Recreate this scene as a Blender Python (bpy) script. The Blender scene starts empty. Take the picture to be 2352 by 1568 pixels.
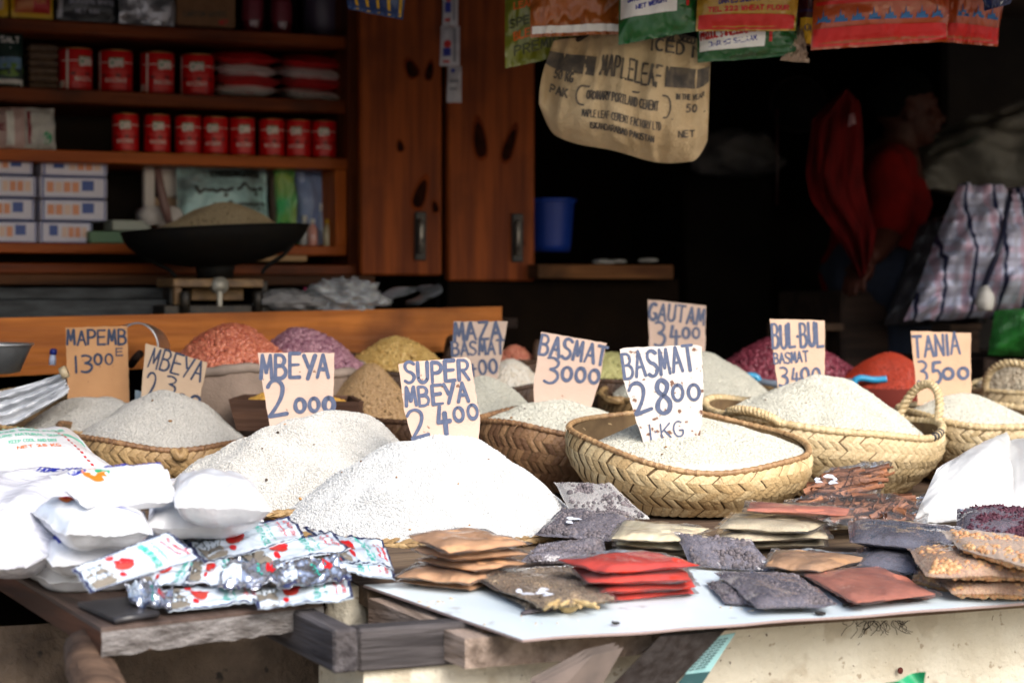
import bpy, math, random
import numpy as np
from mathutils import Vector, Matrix, noise
rng = np.random.default_rng(7); random.seed(7)
R = math.radians
scene = bpy.context.scene
# ---------------------------------------------------------------- camera
F, CX, HY, H = 4898.0, 1176.0, 680.0, 1.35        # focal length, centre and horizon in pixels of a 2352 wide picture
cam = bpy.data.cameras.new("camera"); co = bpy.data.objects.new("camera", cam); scene.collection.objects.link(co)
co.location = (0, 0, H); co.rotation_euler = (R(90), 0, 0)
cam.sensor_width = 36; cam.lens = F / 2352 * 36; cam.shift_y = -(784 - HY) / 2352
cam.clip_start = .05; cam.clip_end = 400
cam.dof.use_dof = True; cam.dof.focus_distance = 4.05; cam.dof.aperture_fstop = 3.3
scene.camera = co
# ---------------------------------------------------------------- light
SUN_EL, SUN_AZ = R(39), R(146)                     # azimuth from +y towards +x: in front of the stall, from the right
sunvec = Vector((math.cos(SUN_EL) * math.sin(SUN_AZ), math.cos(SUN_EL) * math.cos(SUN_AZ), math.sin(SUN_EL)))
world = bpy.data.worlds.new("World"); scene.world = world; world.use_nodes = True
wn = world.node_tree; sky = wn.nodes.new("ShaderNodeTexSky"); sky.sky_type = 'NISHITA'; sky.sun_disc = False
sky.sun_elevation = SUN_EL; sky.sun_rotation = SUN_AZ; sky.dust_density = 3.0; sky.ozone_density = 1.0
wn.links.new(sky.outputs[0], wn.nodes["Background"].inputs[0]); wn.nodes["Background"].inputs[1].default_value = .15
sl = bpy.data.lights.new("sun", 'SUN'); sl.energy = 2.15; sl.angle = R(42); sl.color = (1, .99, .97)
so = bpy.data.objects.new("sun", sl); scene.collection.objects.link(so)
so.rotation_euler = sunvec.to_track_quat('Z', 'Y').to_euler(); so.location = (3, -3, 6)
vs = scene.view_settings; vs.view_transform = 'Standard'; vs.look = 'None'; vs.gamma = 1; vs.use_curve_mapping = False
vs.exposure = .86
scene.cycles.use_denoising = True
scene.cycles.max_bounces = 7; scene.cycles.transparent_max_bounces = 20; scene.cycles.caustics_reflective = False
# ---------------------------------------------------------------- frames
YAW = R(25); TA = math.tan(YAW)
U = Vector((math.cos(YAW), math.sin(YAW), 0)); V = Vector((-math.sin(YAW), math.cos(YAW), 0)); UP = Vector((0, 0, 1))
S = .0906                                          # the counter rises to the back
def W(px, py, D): return Vector(((px - CX) / F * D, D, H - (py - HY) / F * D))
def Ds(px, D0): return D0 / (1 - (px - CX) / F * TA)
def SW(px, py, D0): return W(px, py, Ds(px, D0))
def Dp(px, py, lift=0): return (.806 - lift) / ((py - HY) / F + S * (1 - (px - CX) / F * TA))
def CP(px, py, lift=0): return W(px, py, Dp(px, py, lift))          # a point on (lift above) the sloping counter
def zc(x, y): d = y - x * TA; return .834 + S * (min(d, 4.0) - 3.2) + .03 * max(d - 4.0, 0)
def uvz(u, v, z): return U * u + V * v + UP * z
def nz(x, y=0, z=0): return noise.noise(Vector((x, y, z)))
# ---------------------------------------------------------------- mesh builder
def catmull(pts, k=5, closed=False):
    p = [Vector(q) for q in pts]
    if len(p) < 3: return p
    out = []; n = len(p)
    rngi = range(n) if closed else range(n - 1)
    for i in rngi:
        a, b, c, d = (p[(i + j - 1) % n] if closed else p[min(max(i + j - 1, 0), n - 1)] for j in range(4))
        for s in range(k):
            t = s / k
            out.append(.5 * ((2 * b) + (c - a) * t + (2 * a - 5 * b + 4 * c - d) * t * t + (3 * b - a - 3 * c + d) * t ** 3))
    if not closed: out.append(p[-1])
    return out
class B:
    def __init__(s): s.ch = []; s.n = 0; s.mi = 0; s.s = .5; s.sm = True
    def add(s, v, f, mi=None, sh=None, sm=None):
        v = np.asarray([tuple(q) for q in v] if not isinstance(v, np.ndarray) else v, dtype=np.float64).reshape(-1, 3)
        if isinstance(f, np.ndarray): cnt = np.full(len(f), f.shape[1]); flat = f.reshape(-1)
        else: cnt = np.array([len(q) for q in f]); flat = np.array([i for q in f for i in q])
        nf = len(cnt)
        mi = s.mi if mi is None else mi; sh = s.s if sh is None else sh; sm = s.sm if sm is None else sm
        s.ch.append((v, cnt, flat + s.n, np.broadcast_to(np.asarray(mi), (nf,)), np.broadcast_to(np.asarray(sh, dtype=float), (nf,)), np.broadcast_to(np.asarray(sm), (nf,))))
        s.n += len(v); return s
    def verts(s): return np.concatenate([c[0] for c in s.ch])
    def box(s, u0, u1, v0, v1, z0, z1, c=.003, fr=None, **k):       # chamfered, in the stall frame (or a frame fr)
        lo = (u0, v0, z0); hi = (u1, v1, z1); c = min(c, .3 * min(abs(u1 - u0), abs(v1 - v0), abs(z1 - z0)))
        vv = []; idx = {}
        for i in (0, 1):
            for j in (0, 1):
                for l in (0, 1):
                    for ax in range(3):
                        q = [(hi if e else lo)[a] for a, e in enumerate((i, j, l))]
                        for a, e in enumerate((i, j, l)):
                            if a != ax: q[a] += (-c if e else c)
                        idx[i, j, l, ax] = len(vv); vv.append(q)
        fs = []
        for ax in range(3):
            o = [a for a in range(3) if a != ax]
            for e in (0, 1):
                def g(p, q):
                    t = [0, 0, 0]; t[ax] = e; t[o[0]] = p; t[o[1]] = q; return idx[t[0], t[1], t[2], ax]
                fs.append([g(0, 0), g(1, 0), g(1, 1), g(0, 1)])
            for p in (0, 1):
                for q in (0, 1):
                    t0 = [0, 0, 0]; t0[o[0]] = p; t0[o[1]] = q; t1 = list(t0); t1[ax] = 1
                    fs.append([idx[(*t0, o[0])], idx[(*t1, o[0])], idx[(*t1, o[1])], idx[(*t0, o[1])]])
        for i in (0, 1):
            for j in (0, 1):
                for l in (0, 1): fs.append([idx[i, j, l, a] for a in range(3)])
        fix = []
        cen = np.mean(vv, axis=0)
        for q in fs:
            P = [np.array(vv[i]) for i in q]; n = np.cross(P[1] - P[0], P[2] - P[0])
            fix.append(q if np.dot(n, np.mean(P, axis=0) - cen) > 0 else q[::-1])
        k.setdefault('sm', False)
        pts = [(fr @ Vector(q)) if fr else uvz(*q) for q in vv]
        return s.add(pts, fix, **k)
    def tube(s, pts, r, n=8, cap=True, sh=None, **k):
        p = [Vector(q) for q in pts]; m = len(p); rr = r if hasattr(r, '__len__') else [r] * m
        vs_ = []; t = (p[1] - p[0]).normalized(); a = t.orthogonal().normalized()
        for i in range(m):
            t = (p[min(i + 1, m - 1)] - p[max(i - 1, 0)]).normalized()
            a = (a - t * a.dot(t)).normalized(); b = t.cross(a)
            for j in range(n):
                an = 2 * math.pi * j / n; vs_.append(p[i] + (a * math.cos(an) + b * math.sin(an)) * rr[i])
        fs = [[i * n + j, i * n + (j + 1) % n, (i + 1) * n + (j + 1) % n, (i + 1) * n + j] for i in range(m - 1) for j in range(n)]
        shs = None if sh is None else [sh[i] for i in range(m - 1) for j in range(n)]
        if cap:
            fs += [list(range(n))[::-1], [(m - 1) * n + j for j in range(n)]]
            if shs: shs += [sh[0], sh[-1]]
        return s.add(vs_, fs, sh=shs, **k)
    def grid(s, fn, nu, nv, cu=False, flip=False, **k):
        iu = nu if cu else nu + 1
        vs_ = [fn(i / nu, j / nv) for i in range(iu) for j in range(nv + 1)]
        fs = []
        for i in range(nu):
            for j in range(nv):
                q = [i * (nv + 1) + j, ((i + 1) % iu) * (nv + 1) + j, ((i + 1) % iu) * (nv + 1) + j + 1, i * (nv + 1) + j + 1]
                fs.append(q[::-1] if flip else q)
        return s.add(vs_, fs, **k)
    def lathe(s, prof, n=24, at=(0, 0, 0), cap=True, **k):
        at = Vector(at); m = len(prof)
        vs_ = [at + Vector((r * math.cos(2 * math.pi * j / n), r * math.sin(2 * math.pi * j / n), z)) for r, z in prof for j in range(n)]
        fs = [[i * n + j, i * n + (j + 1) % n, (i + 1) * n + (j + 1) % n, (i + 1) * n + j] for i in range(m - 1) for j in range(n)]
        if cap: fs += [list(range(n))[::-1], [(m - 1) * n + j for j in range(n)]]
        return s.add(vs_, fs, **k)
    def prism(s, poly, d, **k):                                      # poly: 3D points, d: vector to the far side
        n = len(poly); p = [Vector(q) for q in poly]; d = Vector(d)
        fs = [list(range(n)), [n + i for i in range(n)][::-1]] + [[i, n + i, n + (i + 1) % n, (i + 1) % n] for i in range(n)]
        k.setdefault('sm', False)
        return s.add(p + [q + d for q in p], fs, **k)
    def ell(s, c, r, n=12, m=8, rot=None, **k):
        c = Vector(c); vs_ = [Vector((0, 0, -1))]; fs = []
        for i in range(1, m):
            ph = math.pi * i / m - math.pi / 2
            vs_ += [Vector((math.cos(ph) * math.cos(2 * math.pi * j / n), math.cos(ph) * math.sin(2 * math.pi * j / n), math.sin(ph))) for j in range(n)]
        vs_.append(Vector((0, 0, 1))); L = len(vs_) - 1
        for j in range(n):
            fs.append([0, 1 + (j + 1) % n, 1 + j]); fs.append([L, L - n + j, L - n + (j + 1) % n])
            for i in range(m - 2): a = 1 + i * n; fs.append([a + j, a + (j + 1) % n, a + n + (j + 1) % n, a + n + j])
        rr = Vector(r) if hasattr(r, '__len__') else Vector((r, r, r))
        vs_ = [Vector((q.x * rr.x, q.y * rr.y, q.z * rr.z)) for q in vs_]
        if rot: vs_ = [rot @ q for q in vs_]
        return s.add([c + q for q in vs_], fs, **k)
    def ribbon(s, pts, n, w, off=0, **k):                            # a painted brush stroke lying on a surface of normal n
        p = [Vector(q) for q in pts]
        if len(p) < 2: return s
        e0 = (p[0] - p[1]).normalized(); e1 = (p[-1] - p[-2]).normalized()
        p = [p[0] + e0 * w * .38] + p + [p[-1] + e1 * w * .38]; m = len(p); vs_ = []
        for i in range(m):
            t = (p[min(i + 1, m - 1)] - p[max(i - 1, 0)]).normalized(); sd = n.cross(t).normalized()
            ww = w * (.5 if 0 < i < m - 1 else .26) * (1 + .35 * nz(p[i].x * 60, p[i].z * 60, m)); o = n * off
            vs_ += [p[i] + sd * ww + o, p[i] - sd * ww + o]
        return s.add(vs_, [[2 * i, 2 * i + 1, 2 * i + 3, 2 * i + 2] for i in range(m - 1)], **k)
    def mesh(s, name, mats, inv):
        me = bpy.data.meshes.new(name)
        v = s.verts(); Mi = np.array(inv); v = v @ Mi[:3, :3].T + Mi[:3, 3]
        cnt = np.concatenate([c[1] for c in s.ch]); flat = np.concatenate([c[2] for c in s.ch])
        me.vertices.add(len(v)); me.vertices.foreach_set("co", v.astype(np.float32).ravel())
        me.loops.add(len(flat)); me.loops.foreach_set("vertex_index", flat.astype(np.int32))
        me.polygons.add(len(cnt)); st = np.concatenate([[0], np.cumsum(cnt)[:-1]])
        me.polygons.foreach_set("loop_start", st.astype(np.int32))
        me.polygons.foreach_set("material_index", np.concatenate([c[3] for c in s.ch]).astype(np.int32))
        me.polygons.foreach_set("use_smooth", np.concatenate([c[5] for c in s.ch]).astype(bool))
        for m in mats: me.materials.append(m)
        a = me.attributes.new("shade", 'FLOAT', 'FACE'); a.data.foreach_set("value", np.concatenate([c[4] for c in s.ch]).astype(np.float32))
        me.update(calc_edges=True)
        return me
def aslist(m): return list(m) if isinstance(m, (list, tuple)) else [m]
class T:                                                             # one thing: an Empty with parts, or a single mesh
    def __init__(s, name, label, cat, group=None, rz=0, kind=None, at=None):
        s.name, s.label, s.cat, s.group, s.rz, s.kind, s.at = name, label, cat, group, rz, kind, at; s.parts = []
    def part(s, name, b, mats, up=None, label=None):
        s.parts.append((name, b, aslist(mats), up, label)); return len(s.parts) - 1
    def done(s):
        v = np.concatenate([p[1].verts() for p in s.parts])
        base = Vector(s.at) if s.at is not None else Vector(((v[:, 0].min() + v[:, 0].max()) / 2, (v[:, 1].min() + v[:, 1].max()) / 2, v[:, 2].min()))
        M = Matrix.Translation(base) @ Matrix.Rotation(s.rz, 4, 'Z'); inv = M.inverted()
        col = scene.collection.objects
        if len(s.parts) == 1:
            p = s.parts[0]; root = bpy.data.objects.new(s.name, p[1].mesh(s.name, p[2], inv)); col.link(root)
        else:
            root = bpy.data.objects.new(s.name, None); root.empty_display_size = .05; col.link(root); obs = []
            for nm, b, mats, up, lab in s.parts:
                o = bpy.data.objects.new(nm, b.mesh(nm, mats, inv)); col.link(o); o.parent = root if up is None else obs[up]
                if lab: o["label"] = lab
                obs.append(o)
        root.location = base; root.rotation_euler = (0, 0, s.rz)
        if s.kind: root["kind"] = s.kind
        if s.label: root["label"] = s.label
        if s.cat: root["category"] = s.cat
        if s.group: root["group"] = s.group
        s.root = root; return root
def one(name, label, cat, b, mats, group=None, rz=0, kind=None, at=None):
    t = T(name, label, cat, group, rz, kind, at); t.part(name, b, mats); return t.done()
def dup(root, loc, rz, label, group=None):
    r = root.copy(); scene.collection.objects.link(r); r.location = loc; r.rotation_euler = (0, 0, rz); r["label"] = label
    if group: r["group"] = group
    for ch in list(root.children):
        c = ch.copy(); scene.collection.objects.link(c); c.parent = r
        for g in ch.children:
            d = g.copy(); scene.collection.objects.link(d); d.parent = c
    return r
# ---------------------------------------------------------------- materials
def rgb(h):                                                          # '#rrggbb' in sRGB -> linear
    c = [int(h[i:i + 2], 16) / 255 for i in (1, 3, 5)]
    return tuple(x / 12.92 if x <= .04045 else ((x + .055) / 1.055) ** 2.4 for x in c) + (1,)
def colr(c): return rgb(c) if isinstance(c, str) else (*c[:3], 1)
def mat(name, c, c2=None, scale=20, stretch=(1, 1, 1), rough=.6, bump=0, bscale=150, coat=0, metal=0, shade=None, spec=.5, dots=None, detail=4, lo=.35, hi=.7, bstretch=None, trans=0, sub=0):
    m = bpy.data.materials.new(name); m.use_nodes = True; nt = m.node_tree; L = nt.links.new; p = nt.nodes["Principled BSDF"]
    N = nt.nodes.new
    tc = N("ShaderNodeTexCoord"); mp = N("ShaderNodeMapping"); L(tc.outputs["Object"], mp.inputs[0]); mp.inputs["Scale"].default_value = stretch
    def mix(fac, a, b):
        x = N("ShaderNodeMix"); x.data_type = 'RGBA'
        L(fac, x.inputs[0]) if hasattr(fac, 'is_linked') else setattr(x.inputs[0], 'default_value', fac)
        for s_, q in ((6, a), (7, b)):
            if hasattr(q, 'is_linked'): L(q, x.inputs[s_])
            else: x.inputs[s_].default_value = q
        return x.outputs[2]
    def nzf(sc, lo, hi, det=4, vec=None):
        t = N("ShaderNodeTexNoise"); t.inputs["Scale"].default_value = sc; t.inputs["Detail"].default_value = det; L(vec or mp.outputs[0], t.inputs["Vector"])
        r = N("ShaderNodeMapRange"); r.inputs[1].default_value = lo; r.inputs[2].default_value = hi; L(t.outputs["Fac"], r.inputs[0]); return r.outputs[0]
    cur = colr(c)
    if shade:
        at = N("ShaderNodeAttribute"); at.attribute_name = "shade"; cur = mix(at.outputs["Fac"], cur, colr(shade))
    if c2 is not None: cur = mix(nzf(scale, lo, hi, detail), cur, colr(c2))
    for d in (dots or []): cur = mix(nzf(d[1], d[2], d[2] + .05, 3, tc.outputs["Object"]), cur, colr(d[0]))
    if hasattr(cur, 'is_linked'): L(cur, p.inputs["Base Color"])
    else: p.inputs["Base Color"].default_value = cur
    p.inputs["Roughness"].default_value = rough; p.inputs["Metallic"].default_value = metal; p.inputs["Specular IOR Level"].default_value = spec
    p.inputs["Coat Weight"].default_value = coat; p.inputs["Coat Roughness"].default_value = .12
    p.inputs["Transmission Weight"].default_value = trans
    if sub: p.inputs["Subsurface Weight"].default_value = sub; p.inputs["Subsurface Scale"].default_value = .01
    if bump:
        t = N("ShaderNodeTexNoise"); t.inputs["Scale"].default_value = bscale; t.inputs["Detail"].default_value = 5
        if bstretch:
            m2 = N("ShaderNodeMapping"); m2.inputs["Scale"].default_value = bstretch; L(tc.outputs["Object"], m2.inputs[0]); L(m2.outputs[0], t.inputs["Vector"])
        else: L(mp.outputs[0], t.inputs["Vector"])
        b = N("ShaderNodeBump"); b.inputs["Strength"].default_value = bump; b.inputs["Distance"].default_value = .01; L(t.outputs["Fac"], b.inputs["Height"]); L(b.outputs[0], p.inputs["Normal"])
    return m
def wood(name, c, c2, c3=None, axis=0, rough=.6, knots=True, bump=.35, k=1.0):
    st = [14 * k, 14 * k, 14 * k]; st[axis] = 1.0 * k
    m = mat(name, c, c2, scale=2.2, stretch=st, rough=rough, bump=bump, bscale=5, detail=8, lo=.36, hi=.64, spec=.2)
    nt = m.node_tree; L = nt.links.new; N = nt.nodes.new; p = nt.nodes["Principled BSDF"]
    src = p.inputs["Base Color"].links[0].from_socket; tc = N("ShaderNodeTexCoord")
    t = N("ShaderNodeTexNoise"); t.inputs["Scale"].default_value = 3.5; t.inputs["Detail"].default_value = 6; L(tc.outputs["Object"], t.inputs["Vector"])
    r = N("ShaderNodeMapRange"); r.inputs[1].default_value = .5; r.inputs[2].default_value = .72; L(t.outputs["Fac"], r.inputs[0])
    x = N("ShaderNodeMix"); x.data_type = 'RGBA'; L(r.outputs[0], x.inputs[0]); L(src, x.inputs[6]); x.inputs[7].default_value = colr(c3 or c2)
    out = x.outputs[2]
    if knots:
        mp = N("ShaderNodeMapping"); s3 = [7, 7, 7]; s3[axis] = 3; mp.inputs["Scale"].default_value = s3; L(tc.outputs["Object"], mp.inputs[0])
        vo = N("ShaderNodeTexVoronoi"); vo.inputs["Scale"].default_value = .8; L(mp.outputs[0], vo.inputs["Vector"])
        r2 = N("ShaderNodeMapRange"); r2.inputs[1].default_value = .16; r2.inputs[2].default_value = .07; L(vo.outputs["Distance"], r2.inputs[0])
        y = N("ShaderNodeMix"); y.data_type = 'RGBA'; L(r2.outputs[0], y.inputs[0]); L(out, y.inputs[6]); y.inputs[7].default_value = tuple(.35 * q for q in colr(c2)[:3]) + (1,); out = y.outputs[2]
    L(out, p.inputs["Base Color"]); return m
def film(name, tint=(1, 1, 1), haze=.06, gloss=.5, rough=.1, bump=.5, bscale=60, hcol=(.8, .8, .82)):
    m = bpy.data.materials.new(name); m.use_nodes = True; nt = m.node_tree; N = nt.nodes.new; L = nt.links.new
    nt.nodes.remove(nt.nodes["Principled BSDF"]); out = nt.nodes["Material Output"]
    tr = N("ShaderNodeBsdfTransparent"); tr.inputs[0].default_value = (*tint, 1)
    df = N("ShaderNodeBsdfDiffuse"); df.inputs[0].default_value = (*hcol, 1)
    gl = N("ShaderNodeBsdfGlossy"); gl.inputs["Roughness"].default_value = rough
    tc = N("ShaderNodeTexCoord"); t = N("ShaderNodeTexNoise"); t.inputs["Scale"].default_value = bscale; t.inputs["Detail"].default_value = 4; t.inputs["Distortion"].default_value = .6; L(tc.outputs["Object"], t.inputs["Vector"])
    b = N("ShaderNodeBump"); b.inputs["Strength"].default_value = bump; b.inputs["Distance"].default_value = .008; L(t.outputs["Fac"], b.inputs["Height"]); L(b.outputs[0], gl.inputs["Normal"])
    fr = N("ShaderNodeFresnel"); fr.inputs[0].default_value = 1.5; L(b.outputs[0], fr.inputs[1])
    mu = N("ShaderNodeMath"); mu.operation = 'MULTIPLY'; mu.use_clamp = True; mu.inputs[1].default_value = gloss * .9; L(fr.outputs[0], mu.inputs[0])
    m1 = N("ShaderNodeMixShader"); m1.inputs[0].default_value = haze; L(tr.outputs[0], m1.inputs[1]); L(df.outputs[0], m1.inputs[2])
    m2 = N("ShaderNodeMixShader"); L(mu.outputs[0], m2.inputs[0]); L(m1.outputs[0], m2.inputs[1]); L(gl.outputs[0], m2.inputs[2])
    L(m2.outputs[0], out.inputs[0]); return m
# ---------------------------------------------------------------- brush lettering
def arc(cx, cy, rx, ry, a0, a1, n=10): return [(cx + rx * math.cos(R(a0 + (a1 - a0) * i / n)), cy + ry * math.sin(R(a0 + (a1 - a0) * i / n))) for i in range(n + 1)]
G = {'A': [[(0, 0), (.5, 1)], [(.5, 1), (1, 0)], [(.2, .36), (.82, .38)]],
 'B': [[(.05, 0), (.05, 1)], [(.05, 1)] + arc(.4, .77, .45, .23, 80, -80) + [(.1, .53)], [(.1, .53)] + arc(.45, .27, .52, .27, 80, -90) + [(.05, 0)]],
 'C': [arc(.55, .5, .5, .5, 50, 310, 14)], 'D': [[(.05, 0), (.05, 1)], [(.05, 1)] + arc(.35, .5, .6, .5, 80, -80) + [(.05, 0)]],
 'E': [[(.05, 0), (.05, 1)], [(.05, 1), (.95, 1)], [(.05, .52), (.85, .54)], [(.05, 0), (.98, .02)]],
 'F': [[(.05, 0), (.05, 1)], [(.05, 1), (.95, 1)], [(.05, .52), (.8, .54)]],
 'G': [arc(.55, .5, .5, .5, 55, 320, 14) + [(.95, .38)], [(.95, .4), (.6, .42)]],
 'H': [[(.05, 0), (.05, 1)], [(.95, 0), (.95, 1)], [(.05, .5), (.95, .5)]], 'I': [[(.5, 0), (.5, 1)]],
 'J': [[(.7, 1), (.7, .25)] + arc(.4, .25, .3, .25, 0, -160, 6)],
 'K': [[(.08, 0), (.08, 1)], [(.95, 1), (.1, .42)], [(.35, .58), (.98, 0)]],
 'L': [[(.08, 1), (.08, 0)], [(.08, 0), (.95, .02)]], 'M': [[(.02, 0), (.15, 1)], [(.15, 1), (.5, .25)], [(.5, .25), (.85, 1)], [(.85, 1), (.98, 0)]],
 'N': [[(.05, 0), (.08, 1)], [(.08, 1), (.92, 0)], [(.92, 0), (.95, 1)]], 'O': [arc(.5, .5, .47, .5, 100, 460, 16)],
 'P': [[(.05, 0), (.05, 1)], [(.05, 1)] + arc(.45, .73, .48, .26, 80, -90) + [(.05, .46)]],
 'Q': [arc(.5, .5, .47, .5, 100, 460, 16), [(.6, .3), (1, -.05)]],
 'R': [[(.05, 0), (.05, 1)], [(.05, 1)] + arc(.45, .74, .48, .25, 80, -90) + [(.05, .48)], [(.4, .48), (1, 0)]],
 'S': [[(.95, .88), (.6, 1), (.2, .95), (.08, .75), (.3, .56), (.7, .46), (.92, .27), (.72, .06), (.35, 0), (.02, .1)]],
 'T': [[(0, 1), (1, .98)], [(.5, .98), (.5, 0)]], 'U': [[(.05, 1), (.05, .3)] + arc(.48, .3, .43, .3, 190, 350, 8) + [(.93, 1)]],
 'V': [[(0, 1), (.5, 0)], [(.5, 0), (1, 1)]], 'W': [[(0, 1), (.25, 0)], [(.25, 0), (.5, .8)], [(.5, .8), (.75, 0)], [(.75, 0), (1, 1)]],
 'X': [[(0, 1), (1, 0)], [(1, 1), (0, 0)]], 'Y': [[(0, 1), (.45, .45)], [(1, 1), (.35, 0)]], 'Z': [[(.05, 1), (.95, 1)], [(.95, 1), (.1, .02)], [(.1, .02), (1, .04)]],
 '0': [arc(.5, .5, .42, .48, 100, 460, 16)], '1': [[(.5, 0), (.5, 1)]],
 '2': [[(.02, .82), (.2, .97), (.5, 1), (.74, .86), (.72, .62), (.5, .35), (.12, .04)], [(.12, .04), (.98, .12)]],
 '3': [[(.1, .98), (.5, 1), (.85, .86), (.75, .66), (.35, .55)], [(.35, .55), (.8, .46), (.92, .26), (.7, .06), (.35, 0), (.02, .06)]],
 '4': [[(.3, 1), (.12, .4)], [(.12, .4), (.98, .42)], [(.62, .75), (.62, -.08)]], '5': [[(.9, 1), (.25, .98)], [(.25, .98), (.18, .56)], [(.18, .56), (.6, .62), (.9, .4), (.8, .12), (.4, 0), (.05, .08)]],
 '8': [[(.5, .54), (.15, .72), (.25, .95), (.55, 1), (.85, .86), (.75, .66), (.5, .54), (.15, .36), (.08, .14), (.4, 0), (.8, .06), (.95, .28), (.75, .46), (.5, .54)]],
 '.': [[(.45, .02), (.55, .06)]], '·': [[(.42, .5), (.58, .46)]], '&': [[(.95, .35), (.6, .02), (.25, .05), (.15, .3), (.6, .72), (.5, 1), (.25, .9), (.35, .6), (.95, 0)]], '-': [[(.2, .5), (.8, .5)]]}
NARROW = {'I': .4, '1': .45, '.': .35, '·': .4, ' ': .55}
def strokes(txt, w, jit=.03, rnd=random):                            # polylines in a box 0..w by 0..1
    ws = [NARROW.get(c, 1) for c in txt]; tot = sum(ws); x = 0; out = []
    for c, cw in zip(txt, ws):
        gw = cw / tot * w; j = lambda: rnd.uniform(-jit, jit)
        ox, oy, sx, sy = j() * gw, j(), 1 + j(), 1 + j()
        for st in G.get(c, []):
            q = [(x + gw * (.12 + .78 * a * sx) + ox, b * sy + oy) for a, b in st]
            if len(q) > 2: q = [(v.x, v.y) for v in catmull([(a, b, 0) for a, b in q], 3)]
            out.append(q)
        x += gw
    return out
def scribble(w, n, rnd=random):                                      # joined-up script that reads as Arabic lettering
    out = []; x = w
    q = []
    for i in range(n):
        q.append((x, .25 + rnd.uniform(0, .2))); q.append((x - w / n * .4, .3 + rnd.choice((.1, .55, .7)) * rnd.random())); x -= w / n
        if rnd.random() < .3: out.append(q); q = []
        if rnd.random() < .4: out.append([(x, -.1), (x + w / n * .25, -.07)])
    out.append(q)
    return [[(v.x, v.y) for v in catmull([(a, b, 0) for a, b in s_], 3)] for s_ in out if len(s_) > 1]
# ================================================================ setting
cY, sY = math.cos(YAW), math.sin(YAW)
def uu(px, D0): D = Ds(px, D0); return (px - CX) / F * D * cY + D * sY
def zz(py, px, D0): return H - (py - HY) / F * Ds(px, D0)
def sbox(b, pl, pr, pt, pb, D0, dep, c=.003, ref=None, **k):         # a box whose front face fills pixels pl..pr, pt..pb on plane D0
    r = (pl + pr) / 2 if ref is None else ref
    return b.box(uu(pl, D0), uu(pr, D0), D0 * cY, D0 * cY + dep, zz(pb, r, D0), zz(pt, r, D0), c, **k)
M_ground = mat("ground", (.30, .27, .23), (.22, .19, .16), 3, bump=.4, bscale=40, rough=.95)
b = B(); n = 40
b.grid(lambda u, v: Vector(((u - .5) * 120, -40 + v * 120, .004 * nz(u * 60, v * 60))), n, n)
one("ground", None, None, b, M_ground, kind="structure", at=(0, 0, 0))
# wood kinds
WD_cab = wood("wood_cabinet", (.24, .050, .007), (.10, .020, .004), (.045, .012, .005), rough=.5, knots=False)
WD_cabv = wood("wood_cabinet_upright", (.16, .036, .008), (.07, .016, .005), axis=2, rough=.5, knots=False)
WD_shut = wood("wood_shutter", (.32, .072, .012), (.15, .030, .006), (.08, .017, .005), axis=2, rough=.6, knots=False)
WD_frame = wood("wood_frame_orange", (.44, .10, .012), (.27, .055, .008), rough=.45, knots=False)
WD_plank = wood("wood_plank_orange", (.58, .19, .034), (.34, .10, .02), (.16, .05, .015), rough=.6)
WD_dark = wood("wood_dark", (.035, .02, .014), (.015, .009, .007), rough=.8, knots=False)
WD_grey = wood("wood_weathered", (.085, .075, .075), (.03, .026, .026), (.06, .048, .042), rough=.9, bump=1.0, k=1.6)
WD_greyv = wood("wood_weathered_side", (.10, .09, .092), (.03, .026, .028), (.06, .05, .048), axis=1, rough=.9, bump=1.0, k=1.6)
WD_bench = wood("wood_bench_top", (.10, .07, .058), (.045, .028, .022), (.07, .045, .035), axis=1, rough=.55, bump=.35)
WD_end = mat("wood_end_grain", (.24, .22, .21), (.075, .062, .056), 30, stretch=(1, 1, 3), rough=.95, bump=1.0, bscale=90, detail=8)
WD_brown = wood("wood_brown", (.13, .08, .052), (.055, .033, .022), (.04, .022, .016), rough=.8, k=1.4, bump=.7)
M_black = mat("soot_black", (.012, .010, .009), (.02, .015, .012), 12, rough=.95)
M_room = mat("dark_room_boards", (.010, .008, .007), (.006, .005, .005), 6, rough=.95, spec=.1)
M_mud = mat("mud_wall", (.16, .115, .08), (.045, .03, .02), 9, rough=.95, bump=1, bscale=60, detail=8, dots=[((.02, .015, .01), 22, .62)])
M_plaster = mat("cream_plaster", (.62, .57, .46), (.48, .42, .31), 7, rough=.92, bump=.8, bscale=55, detail=8, dots=[((.34, .28, .20), 45, .66), ((.14, .11, .085), 110, .69), ((.46, .40, .30), 11, .60), ((.2, .15, .1), 30, .72)])
M_greywall = mat("grey_partition", (.05, .04, .032), (.024, .019, .016), 5, rough=.9, bump=.4, bscale=30)
# shop: one building
t = T("market_shop", "dark open-fronted wooden shop room behind the counter, above a raised floor", "shop", rz=YAW)
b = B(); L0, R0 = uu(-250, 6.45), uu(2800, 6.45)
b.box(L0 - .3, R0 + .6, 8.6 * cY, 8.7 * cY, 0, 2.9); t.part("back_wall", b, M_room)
b = B(); b.box(L0 - .38, L0 - .30, 5.2 * cY, 8.6 * cY - .004, 0, 2.7); t.part("side_wall", b, M_room)  # unseen left wall, added to block side light and keep the room dark
b = B(); b.box(R0 + .6, R0 + .68, 4.7 * cY, 8.6 * cY - .004, 0, 2.7); t.part("side_wall", b, M_room)  # unseen right wall, likewise added to shut out light
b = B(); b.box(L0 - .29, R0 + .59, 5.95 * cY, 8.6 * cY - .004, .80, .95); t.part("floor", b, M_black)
b = B()
def roofp(u, v):
    uw = L0 - .5 + u * (R0 - L0 + 1.2); vv = 3.9 * cY + v * (4.85 * cY)
    return uvz(uw, vv, 2.05 + .12 * (vv - 3.9 * cY) + .012 * math.sin(uw * 2 * math.pi / .09))
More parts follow.
